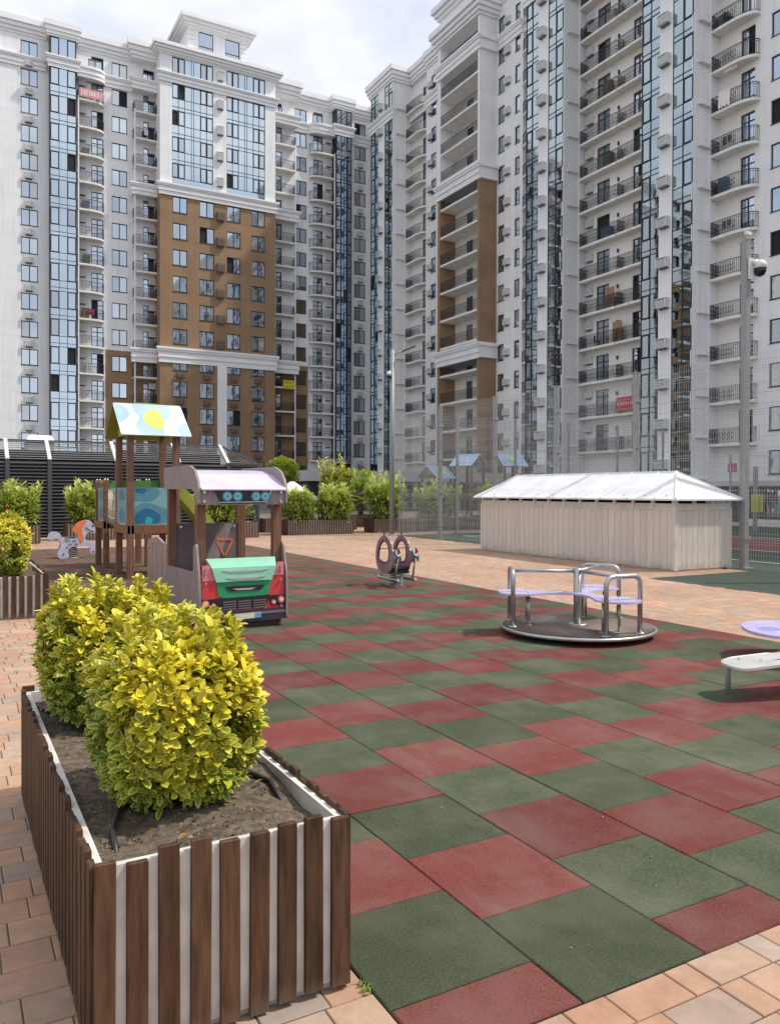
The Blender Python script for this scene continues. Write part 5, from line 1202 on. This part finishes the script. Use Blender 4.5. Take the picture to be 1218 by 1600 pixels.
q = MB(); q.box(-.02, .035, -.03, .03, SZ+.03, SZ+.20); pm_ = q.mesh('rafter_post', M['shedt'])
for i in range(13): put('rafter_post', pm_, SH, (0, .03+i*(sl2-.06)/12, 0))
for i in range(4): put('rafter_post', pm_, SH, (.03+i*(sw_-.06)/3, 0, 0), math.pi/2)
b = MB(); b.box(.3, sw_-.3, .3, sl2-.3, SZ, SZ+.2); b.build('dark_gap', M['dark'], SH)
ov = .16; ez, rz2 = SZ+.20, 1.84; A = [(-ov, -ov, ez), (sw_+ov, -ov, ez), (sw_+ov, sl2+ov, ez), (-ov, sl2+ov, ez)]; rA, rB = (sw_/2, .62, rz2), (sw_/2, sl2-.42, rz2)
b = MB(); b.add(A+[rA, rB], [(0, 1, 4), (1, 2, 5, 4), (2, 3, 5), (3, 0, 4, 5)]); b.add([(x, y, z-.03) for x, y, z in A], [(3, 2, 1, 0)])
for i in range(4):
    p, q_ = A[i], A[(i+1) % 4]; b.add([p, q_, (q_[0], q_[1], q_[2]-.03), (p[0], p[1], p[2]-.03)], [(3, 2, 1, 0)])
rf = b.build('roof', mat('weathered_white_roof', (.66, .67, .66), .85, scale=2.2, col2=(.84, .84, .83), spec=.05, detail=9), SH)
for i in range(9):
    t = (i+.7)/9; y0_ = -ov+(sl2+2*ov)*t; yr = min(sl2-.42, max(.62, y0_+.0)); b = MB(); b.bar((-ov, y0_, ez+.008), (sw_/2, yr, rz2+.008), .03, .02); b.build('roof_seam', M['shedr'], rf)
for p in (A[0], A[1]): b = MB(); b.bar((p[0], p[1], p[2]+.008), (rA[0], rA[1], rA[2]+.008), .03, .02); b.build('roof_seam', M['shedr'], rf)
b = MB(); b.bar(rA, rB, .05, .03); b.build('ridge_cap', M['shedr'], rf)
for i in range(12): b = MB(); b.lathe([(.016, 0), (.012, .012)], 8, (-ov+.10, -ov+.3+i*(sl2-.2)/11, ez+.062)); b.build('roof_screw', M['bolt'], rf)
b = MB(); b.bar((sw_*.9, -.05, .014), (sw_*1.15, -.12, .014), .06, .04); b.build('timber_offcut', M['woodl'], SH)

# ------------------------------------------------------------------ mesh fence
def fence_mesh(w_, h_):
    b = MB(); t = .0042
    n = int(w_/.055)
    for i in range(n+1):
        x = w_*i/n; b.box(x-t/2, x+t/2, -t/2, t/2, 0, h_)
    z = .05; k = 0
    while z < h_:
        b.box(0, w_, -t*1.6, -t*.5, z-t*.7, z+t*.7)
        if k % 4 == 2:
            b.box(0, w_, -.02, -.014, z+.045, z+.052); b.box(0, w_, -t*1.6, -t*.5, z+.095, z+.102)
        z += .2; k += 1
    return b
FW = mat('fence_wire', (.40, .41, .41), .5, metal=.4)
FG = 'mesh panels of the sports court fence'
ys = [23.2, 20.56, 17.80, 15.28, 12.69, 10.05, 7.4, 4.8]; FX = 13.12
def fpost(x, y, h_, label, wd=.10):
    b = MB(); b.box(-wd/2, wd/2, -wd/2, wd/2, 0, h_); b.box(-wd/2-.008, wd/2+.008, -wd/2-.008, wd/2+.008, h_, h_+.02); T = thing('fence_post', label, 'fence post', (x, y, 0)); b.build('shaft', M['steel2'], T)
    b = MB(); b.box(-.11, .11, -.11, .11, .007, .02); b.build('base_plate', M['steel2'], T)
    for z in (.4, 1.4, 2.4, 3.4): b = MB(); b.box(-wd/2-.015, wd/2+.015, -wd/2-.02, -wd/2, z, z+.05); b.build('clamp', M['bolt'], T)
ORD = ['first', 'second', 'third', 'fourth', 'fifth', 'sixth', 'seventh', 'eighth']
for i, y in enumerate(ys):
    if i not in (0, 5): fpost(FX, y, 4.02, ORD[i]+' grey square post of the court fence counted from the far lamp pole')
    if i < len(ys)-1:
        h_ = 4.0; b = fence_mesh(y-ys[i+1]-.12, h_); T = thing('mesh_panel', ORD[i]+' wire mesh panel of the court fence counted from the far lamp pole', 'fence panel', (FX, y-.06, .03), -math.pi/2, FG); stuff(b.build('wire_mesh', FW, T))
fx = [13.12, 15.5, 18.0, 20.5, 23.0, 25.5]
for i, x in enumerate(fx):
    if i: fpost(x, 23.2, 4.02, ORD[i-1]+' post of the back court fence going right from the lamp pole', .07)
    if i < len(fx)-1:
        b = fence_mesh(fx[i+1]-x-.1, 4.0); T = thing('mesh_panel', ORD[i]+' wire mesh panel of the back court fence going right from the lamp pole', 'fence panel', (x+.05, 23.2, .03), 0, FG); stuff(b.build('wire_mesh', FW, T))
fy = [23.2, 18.5, 14.0, 9.5, 5.0]
for i, y in enumerate(fy[:-1]):
    b = fence_mesh(4.4, 3.0); T = thing('mesh_panel', ORD[i]+' low wire mesh panel on the far side of the sports court', 'fence panel', (29.6, y-.05, .03), -math.pi/2, FG); stuff(b.build('wire_mesh', FW, T))
    fpost(29.6, y, 3.05, ORD[i]+' thin post on the far side of the sports court', .07)

YP = thing('padded_goal_post', 'yellow padded post on the far side of the sports court', 'padded post', (26.2, 19.45, 0))
b = MB(); b.box(-.06, .06, -.06, .06, 0, 2.4); b.build('post', M['steel2'], YP)
for x0_, x1_ in ((-.30, -.03), (.06, .24)): b = MB(); b.box(x0_, x1_, -.16, -.065, .72, 1.38); b.build('pad', mat('yellow_pad', (.42, .42, .10), .7), YP)
# ------------------------------------------------------------------ poles
LP = thing('lamp_pole', 'tall grey lamp pole with slim arm and ball camera beside the oleanders', 'lamp pole', (12.75, 22.9, 0))
b = MB(); b.tube([(0, 0, 0), (0, 0, 6.05)], [.085, .07], 12); b.lathe([(.14, .004), (.14, .02), (.09, .05)], 16); b.build('pole', M['steel2'], LP)
b = MB(); b.tube([(0, 0, 5.85), (.15, -.06, 5.95), (.3, -.12, 6.02)], .02, 8); b.build('arm', M['steel2'], LP)
b = MB(); b.obox((.50, -.20, 6.10), Vector((.20, -.08, .09)), Vector((.03, .075, 0)), Vector((-.007, .003, .02))); b.build('lamp_head', M['louvp'], LP)
b = MB(); b.tube([(0, 0, 5.35), (-.12, -.02, 5.36)], .02, 8); b.lathe([(.02, .12), (.07, .1), (.09, .0)], 14, (-.14, -.03, 5.22)); b.build('camera_housing', M['ac'], LP); b = MB(); b.lathe([(.09, 0), (.085, -.06), (.05, -.1), (.01, -.115)], 14, (-.14, -.03, 5.215)); b.build('camera_dome', M['black'], LP)
CP = thing('camera_pole', 'thick grey square pole with white dome camera at the shed corner', 'camera pole', (13.22, 10.05, 0))
b = MB(); b.box(-.062, .062, -.062, .062, 0, 6.25); b.box(-.13, .13, -.13, .13, .007, .022); b.box(-.09, .09, -.085, -.07, .55, .62); b.build('pole', M['steel2'], CP)
b = MB(); b.box(-.035, .10, -.09, -.07, 5.45, 5.85); b.tube([(.05, -.08, 5.75), (.17, -.12, 5.80)], .045, 10); b.build('camera_arm', M['ac'], CP)
b = MB(); b.lathe([(.01, .16), (.08, .15), (.12, .10), (.125, .0)], 20, (.21, -.14, 5.66)); b.build('camera_housing', M['ac'], CP)
b = MB(); b.lathe([(.118, 0), (.115, -.05), (.085, -.11), (.03, -.14), (.005, -.145)], 20, (.21, -.14, 5.655)); b.build('camera_dome', mat('smoked_dome', (.012, .012, .014), .12), CP)
b = MB(); b.tube([(-.03, -.07, 6.20), (-.12, -.12, 6.27)], .03, 8); b.box(-.20, -.06, -.17, -.11, 6.24, 6.30); b.build('small_camera', M['ac'], CP)

# ------------------------------------------------------------------ louvred enclosure
LV = thing('louvred_enclosure', 'dark horizontal louvre enclosure with slanted pale rafters on the left', 'enclosure', (0, 26.5, 0))
px_ = [-.6, 1.63, 2.80, 4.76, 6.75, 8.40]
for i, x in enumerate(px_):
    b = MB(); b.box(x-.06, x+.06, -.05, .05, 0, 2.37); b.build('post', M['louvp'], LV)
    b = MB(); b.bar((x, -.02, 2.36), (x, 1.0, 3.02), .11, .09); b.build('rafter', M['louvw'], LV)
b = MB(); b.bar((8.42, -.02, 2.36), (9.45, .0, 2.36), .08, .06); b.bar((9.45, .0, 2.36), (8.42, 1.0, 3.02), .07, .07); b.box(9.40, 9.5, -.05, .05, 0, 2.36); b.build('end_frame', M['louvp'], LV)
for i in range(len(px_)-1):
    w_ = px_[i+1]-px_[i]-.12
    q = MB(); q.add([(0, -.045, 0), (w_, -.045, 0), (w_, .04, .07), (0, .04, .07), (0, -.045, -.015), (w_, -.045, -.015), (w_, .04, .055), (0, .04, .055)], [(0, 1, 2, 3), (7, 6, 5, 4), (0, 4, 5, 1), (2, 6, 7, 3), (0, 3, 7, 4), (1, 5, 6, 2)]); lm2 = q.mesh('slat', M['louv'])
    for k in range(22): put('slat', lm2, LV, (px_[i]+.06, 0, .06+k*.105))
    q = MB(); q.box(0, w_, -.05, .05, -.008, .008); lm3 = q.mesh('roof_slat', M['louvs'])
    for k in range(9):
        t = (k+.3)/9; o = put('roof_slat', lm3, LV, (px_[i]+.06, 1.0*t, 2.38+.64*t)); o.rotation_euler = (.15, 0, 0)
for k in range(22):
    b = MB(); b.box(8.46, 9.42, -.03, .03, .06+k*.105, .075+k*.105+.04); b.build('slat', M['louv'], LV)
for k in range(8): b = MB(); t = k/9; b.bar((8.45, 1.0*t, 2.40+.64*t), (9.40-1.0*t, 1.0*t, 2.40+.64*t), .05, .02); b.build('roof_slat', M['louvs'], LV)
b = MB(); b.box(-.6, 8.4, .95, 1.02, 2.95, 3.03); b.build('top_beam', M['louvp'], LV)
b = MB(); b.box(-.6, 9.4, .14, .16, 0, 2.3); b.box(-.6, 8.5, 1.2, 4.8, 0, 2.7); b.build('inner_wall', M['dark'], LV)
TS = thing('skylight', 'small white pyramid skylight peeping over the louvred enclosure', 'skylight', (2.87, 30.5, 0))
b = MB(); b.box(-.42, .42, -.7, .7, 0, 3.08); b.build('curb', M['concrete'], TS); b = MB(); b.add([(-.48, -.75, 3.08), (.48, -.75, 3.08), (.48, .75, 3.08), (-.48, .75, 3.08), (-.36, -.4, 3.34), (.36, -.4, 3.34), (.36, .4, 3.34), (-.36, .4, 3.34)], [(0, 1, 5, 4), (1, 2, 6, 5), (2, 3, 7, 6), (3, 0, 4, 7), (4, 5, 6, 7)]); b.build('skylight_cap', M['shedr'], TS)
tag(MB().box(-3.5, -.7, 26.4, 27.2, 0, 2.25).box(-3.5, -.7, 26.35, 27.25, 2.25, 2.75).build('garden_wall', M['louvp']), 'dark wall with concrete cap left of the louvres', 'wall')

# ------------------------------------------------------------------ background between plaza and towers
PV_ = thing('parking_pavilion', 'low dark pavilion with a flat pale grey canopy in front of the towers', 'pavilion', (24, 56, 0))
b = MB(); b.box(0, 22, 0, 9, 0, 2.2); b.build('dark_front', M['plinth'], PV_); b = MB(); b.box(-.6, 22.6, -1.4, 9, 2.2, 3.0); b.build('canopy', M['concrete'], PV_)
for i in range(6): b = MB(); b.box(.5+i*4.1, .8+i*4.1, -1.0, -.7, 0, 2.2); b.build('column', M['concrete'], PV_)
DK = thing('garage_hall', 'long dark glazed ground floor hall beyond the sports court', 'hall', (34, 12, 0))
b = MB(); b.box(0, 8, 0, 36, 0, 1.75); b.build('dark_front', M['plinth'], DK); b = MB(); b.box(-.3, 8.2, -.3, 36.3, 1.75, 2.0); b.build('roof_edge', M['concrete'], DK)
for i in range(13): b = MB(); b.box(-.06, 0, 1+i*2.7, 3+i*2.7, .3, 1.6); b.build('pane', M['glass2'], DK)
KS = thing('vent_kiosk', 'low dark vent box under a white pyramid roof behind the oleanders', 'kiosk', (11.45, 28.3, 0))
b = MB(); b.box(-.62, .62, -.6, .6, 0, 1.05); b.build('body', M['plinth'], KS)
b = MB(); hw = .85; b.add([(-hw, -hw, 1.10), (hw, -hw, 1.10), (hw, hw, 1.10), (-hw, hw, 1.10), (-.06, -.06, 1.80), (.06, -.06, 1.80), (.06, .06, 1.80), (-.06, .06, 1.80)], [(0, 1, 5, 4), (1, 2, 6, 5), (2, 3, 7, 6), (3, 0, 4, 7), (4, 5, 6, 7), (3, 2, 1, 0)]); b.build('roof', M['shedr'], KS)
# far playhouses with blue roofs
def playhouse(label, x, y, rz, hgt, sz=1.0, slide=False):
    T = thing('playhouse', label, 'playhouse', (x, y, 0), rz); h_ = hgt
    for a in (-.5, .5):
        for c in (-.5, .5): b = MB(); b.box(a*sz-.05, a*sz+.05, c*sz-.05, c*sz+.05, 0, h_); b.build('post', M['wood'], T)
    b = MB(); b.box(-.55*sz, .55*sz, -.55*sz, .55*sz, h_*.35, h_*.35+.1); b.build('platform', M['wood'], T)
    b = MB(); b.box(-.5*sz, .5*sz, -.52*sz, -.5*sz, h_*.38, h_*.66); b.build('front_panel', M['darkpanel'], T)
    for s in (-1, 1):
        b = MB(); panel(b, [(0, 0), (1.4*sz, 0), (1.4*sz, .95*sz), (0, .95*sz)], Vector((-.7*sz, 0, h_+.45)), (1, 0, 0), Vector((0, s*.75, -.6)).normalized(), .02); rf = b.build('roof_panel', M['roofblue'], T)
        if s < 0: b = MB(); panel(b, blob(.7*sz, .45*sz, .16*sz, .24*sz, 1), Vector((-.7*sz, -.004, h_+.45))+Vector((1, 0, 0)).cross(Vector((0, -.75, -.6)))*.0+Vector((0, -.02, .03)), (1, 0, 0), Vector((0, -.75, -.6)).normalized(), .003); b.build('roof_motif', M['lime'], rf)
    for a in (-.5, .5): b = MB(); b.prism([(-.6*sz, h_), (.6*sz, h_), (0, h_+.40)], lambda u, v, q: (a*sz+q, u, v), -.01, .01); b.build('gable_board', M['olive'], T)
    if slide:
        b = MB(); p0, p1 = Vector((-.1, -.55, h_*.40)), Vector((.35, -2.0, .15)); dd = (p1-p0); b.obox((p0+p1)/2, dd/2, Vector((.22, .07, 0)), Vector((0, 0, .02))); b.build('slide', mat('mint_slide', (.12, .36, .27), .4), T)
playhouse('left blue-roofed playhouse with mint slide beyond the mesh fence', 21.4, 33.9, .25, 2.25, slide=True)
playhouse('middle blue-roofed playhouse beyond the mesh fence', 22.9, 33.2, 1.9, 2.85)
playhouse('right blue-roofed playhouse with lime spot beyond the mesh fence', 24.6, 32.2, -.15, 2.85)

# ------------------------------------------------------------------ things on balconies
def text_mesh(body, size, m, name):
    cu = bpy.data.curves.new(name, 'FONT'); cu.body = body; cu.size = size; cu.align_x = 'CENTER'; cu.align_y = 'CENTER'; cu.extrude = .004
    o = bpy.data.objects.new(name, cu); COL.objects.link(o); bpy.context.view_layer.update()
    me = bpy.data.meshes.new_from_object(o.evaluated_get(bpy.context.evaluated_depsgraph_get())); bpy.data.objects.remove(o); me.materials.clear(); me.materials.append(m); return me
M['bred'] = mat('banner_red', (.42, .045, .06), .7); M['bwhite'] = mat('banner_white', (.75, .72, .72), .7); M['byel'] = mat('banner_yellow', (.70, .58, .02), .7); M['bpink'] = mat('banner_pink', (.60, .24, .27), .7)
def banner(label, loc, rz, w_, h_, m, txt, tm, size):
    T = thing('phone_banner', label, 'banner', loc, rz); b = MB(); b.box(-w_/2, w_/2, -.012, 0, 0, h_); b.build('sheet', m, T)
    n = len(txt)
    for i, t in enumerate(txt):
        if t == '~':
            rr = random.Random(int(w_*100)+i); x = -w_*.43
            while x < w_*.42:
                ww = rr.uniform(.06, .15); hh = h_/n*rr.uniform(.45, .7); b = MB(); zc = h_*(1-(i+.5)/n); b.box(x, x+.035, -.018, -.0125, zc-hh/2, zc+hh/2); b.box(x+.035, x+ww, -.018, -.0125, zc+hh/2-.05 if rr.random() < .5 else zc-hh/2, zc+hh/2 if rr.random() < .5 else zc-hh/2+.05); b.build('faded_stroke', tm, T); x += ww+.07
            continue
        o = put('lettering', text_mesh(t, size, tm, 'lettering'), T, (0, -.018, h_*(1-(i+.5)/n))); o.rotation_euler = (math.pi/2, 0, 0)
banner('red banner with a white phone number tied to a right block balcony', (48.70, 48.3, 8.15), -math.pi/2, 2.0, 1.1, M['bred'], ['8(295-01-45'], M['bwhite'], .36)
banner('faded pink banner on the top curved balcony of the left block', (14.2, 93.52, 44.55), 0, 2.5, .95, M['bpink'], ['~'], M['bwhite'], .42)
banner('yellow sign on a dark balcony of the left block', (37.4, 93.55, 14.15), 0, 1.5, 1.05, M['byel'], ['~', '~'], mat('sign_ink', (.12, .11, .02), .8), .3)
def cloth(label, loc, rz, w_, h_, m, seed):
    b = MB(); nx, nz = 12, 8; vs_ = []
    for s in (0, 1):
        for j in range(nz+1):
            for i in range(nx+1): x = w_*(i/nx-.5); z = -h_*j/nz*(1+.06*math.sin(i*1.7+seed)); vs_.append((x, -.04*math.sin(i*1.3+seed)-.02*math.sin(j+seed)+s*.012, z))
    k = (nx+1)*(nz+1); fs_ = []
    for j in range(nz):
        for i in range(nx): a = j*(nx+1)+i; fs_ += [(a, a+1, a+nx+2, a+nx+1), (k+a+nx+1, k+a+nx+2, k+a+1, k+a)]
    b.add(vs_, fs_, smooth=True); o = b.build('hanging_laundry', m, None, loc, rz); tag(o, label, 'laundry', 'laundry hung on balconies')
cloth('white sheet hung high on a right block balcony', (49.0, 38.6, 32.5), -math.pi/2, .95, .95, M['bwhite'], 1)
cloth('white towel over the iron railing below the hung sheet', (48.66, 38.9, 30.15), -math.pi/2, .9, 1.15, M['bwhite'], 2)
cloth('bright pink towel over a low balcony railing of the right block', (48.66, 38.0, 3.5), -math.pi/2, .75, .62, mat('pink_towel', (.55, .06, .20), .8), 3)
cloth('dark towel on a curved left block balcony railing', (14.1, 93.5, 21.4), 0, .8, .6, mat('plum_towel', (.18, .03, .08), .8), 4)
for (lb_, x, y, z) in (('brown folding screen on a wide right block balcony', 49.0, 49.9, FR[10]), ('second brown folding screen one balcony below the first', 49.0, 49.0, FR[11])):
    T = thing('folding_screen', lb_, 'screen', (x, y, z))
    for i in range(3): b = MB(); b.box(-.02+.05*(i % 2), .02+.05*(i % 2), i*.35, i*.35+.34, .01, 1.75); b.build('leaf', mat('screen_wood', (.32, .19, .10), .7), T)
CHS = mat('dark_chair', (.03, .028, .03), .6)
for i, (lb_, x, y, z) in enumerate((('dark chair on the upper curved balcony of the right block', 49.1, 38.9, FR[4]), ('dark chair on the wide balcony near the red banner', 49.1, 52.0, FR[11]), ('dark chair at the left end of a wide balcony', 49.1, 53.3, FR[2]), ('dark chair on a loggia of the left block near the glazed centre', 20.0, 94.0, FL[2]))):
    T = thing('balcony_chair', lb_, 'chair', (x, y, z), .6*i); b = MB(); b.box(-.25, .25, -.25, .25, .42, .47); b.build('seat', CHS, T); b = MB(); b.box(-.25, .25, .20, .25, .47, .95); b.build('backrest', CHS, T)
    for a in (-.22, .22):
        for c in (-.22, .22): b = MB(); b.box(a-.02, a+.02, c-.02, c+.02, 0, .42); b.build('leg', CHS, T)

ORDT = ['second', 'third', 'fourth', 'fifth', 'sixth', 'seventh', 'eighth', 'ninth', 'tenth', 'eleventh', 'twelfth']
rc = random.Random(77); CM = [mat('clutter_'+n_, c_, .7) for n_, c_ in (('white', (.6, .6, .58)), ('blue', (.10, .16, .26)), ('brown', (.22, .13, .07)), ('grey', (.20, .20, .21)), ('green', (.08, .16, .09)))]
NMS = ['white', 'blue', 'brown', 'grey', 'green']
def cabinet(label, loc, rz, m, w_, h_):
    T = thing('storage_cabinet', label, 'cabinet', loc, rz); b = MB(); b.box(-w_/2, w_/2, -.2, .2, .03, h_); b.box(-w_/2-.02, w_/2+.02, -.22, .22, h_, h_+.03); b.build('carcass', m, T)
    for s_ in (-1, 1): b = MB(); x = s_*w_/4; b.box(x-w_/4+.012, x+w_/4-.012, -.215, -.2, .06, h_-.03); o = b.build('door', m, T); b = MB(); b.box(x-s_*(w_/4-.05)-.01, x-s_*(w_/4-.05)+.01, -.235, -.215, h_*.5, h_*.5+.12); b.build('handle', M['bolt'], o)
    b = MB(); b.box(-w_/2+.03, w_/2-.03, -.17, .17, 0, .03); b.build('plinth', CM[3], T)
def rack(label, loc, rz, m, w_):
    T = thing('drying_rack', label, 'drying rack', loc, rz); b = MB()
    for a in (-w_/2, w_/2): b.bar((a, -.2, 0), (a, .2, 1.0), .02, .02); b.bar((a, .2, 0), (a, -.2, 1.0), .02, .02)
    for k in range(4): b.bar((-w_/2, -.2+k*.13, 1.0), (w_/2, -.2+k*.13, 1.0), .012, .012)
    b.build('rack_frame', M['bolt'], T)
    for k in range(2): b = MB(); x = -w_/2+.1+k*w_*.45; b.box(x, x+w_*.36, -.215, -.185, .45+.1*k, 1.02); b.build('washing', m, T)
for i in range(9):
    k = 2+i; c = i % 5
    if i % 2 == 0: cabinet(NMS[c]+' cabinet on the '+ORDT[k-1]+' wide balcony from the top of the right block', (49.25, 51.0-rc.random()*.6, FR[k]), -math.pi/2, CM[c], rc.uniform(.7, 1.1), rc.uniform(.8, 1.5))
    else: rack('drying rack with '+NMS[c]+' washing on the '+ORDT[k-1]+' wide balcony of the right block', (49.2, 46.6+rc.random()*.5, FR[k]), -math.pi/2, CM[c], 1.1)
for i in range(7):
    k = 3+i; c = (i*2+1) % 5
    if i % 2: cabinet(NMS[c]+' cabinet on the '+ORDT[k-1]+' rounded balcony at the right edge', (49.3, 39.4, FR[k]), -math.pi/2, CM[c], .7, rc.uniform(.8, 1.3))
    else: rack('drying rack with '+NMS[c]+' washing on the '+ORDT[k-1]+' rounded balcony at the right edge', (49.2, 38.9, FR[k]), -math.pi/2, CM[c], .9)
for i in range(6):
    k = 1+i*2; c = (i*3) % 5
    cabinet(NMS[c]+' cabinet on the '+ORDT[min(10, k-1)]+' curved balcony of the left block near its glazed bay', (13.6+rc.random()*.4, 94.2, FL[k]), 0, CM[c], .7, rc.uniform(.7, 1.2))

# dry leaves and grit blown over the ground, and a weed at the planter's foot
rl = random.Random(5); lit = MB()
for _ in range(220):
    x, y = rl.uniform(-.6, 7.5), rl.uniform(1.3, 11)
    if .25 < x < 1.08 and (2.0 < y < 4.2 or 9.7 < y): continue
    var_leaf(lit, (x, y, .011), Vector((rl.uniform(-1, 1), rl.uniform(-1, 1), .12)), Vector((rl.uniform(-.3, .3), rl.uniform(-.3, .3), 1)), rl.uniform(.006, .016), rl.uniform(.004, .009), (.26, .17, .07), (.42, .33, .16))
stuff(tag(lit.build('leaf_litter', LEAF), 'small dry leaves and grit scattered over the rubber tiles', 'leaf litter'))
wd = MB()
for _ in range(60):
    p = (1.055+rl.uniform(-.012, .012), 2.06+rl.uniform(-.035, .035), .0); long_leaf(wd, p, (rl.uniform(-.8, .8), rl.uniform(-.8, .8), 1), rl.uniform(.012, .04), .004, (.16+.1*rl.random(), .26, .05), .5)
stuff(tag(wd.build('grass_weed', LEAF), 'tiny green weed tuft in the joint by the planter corner', 'weed'))
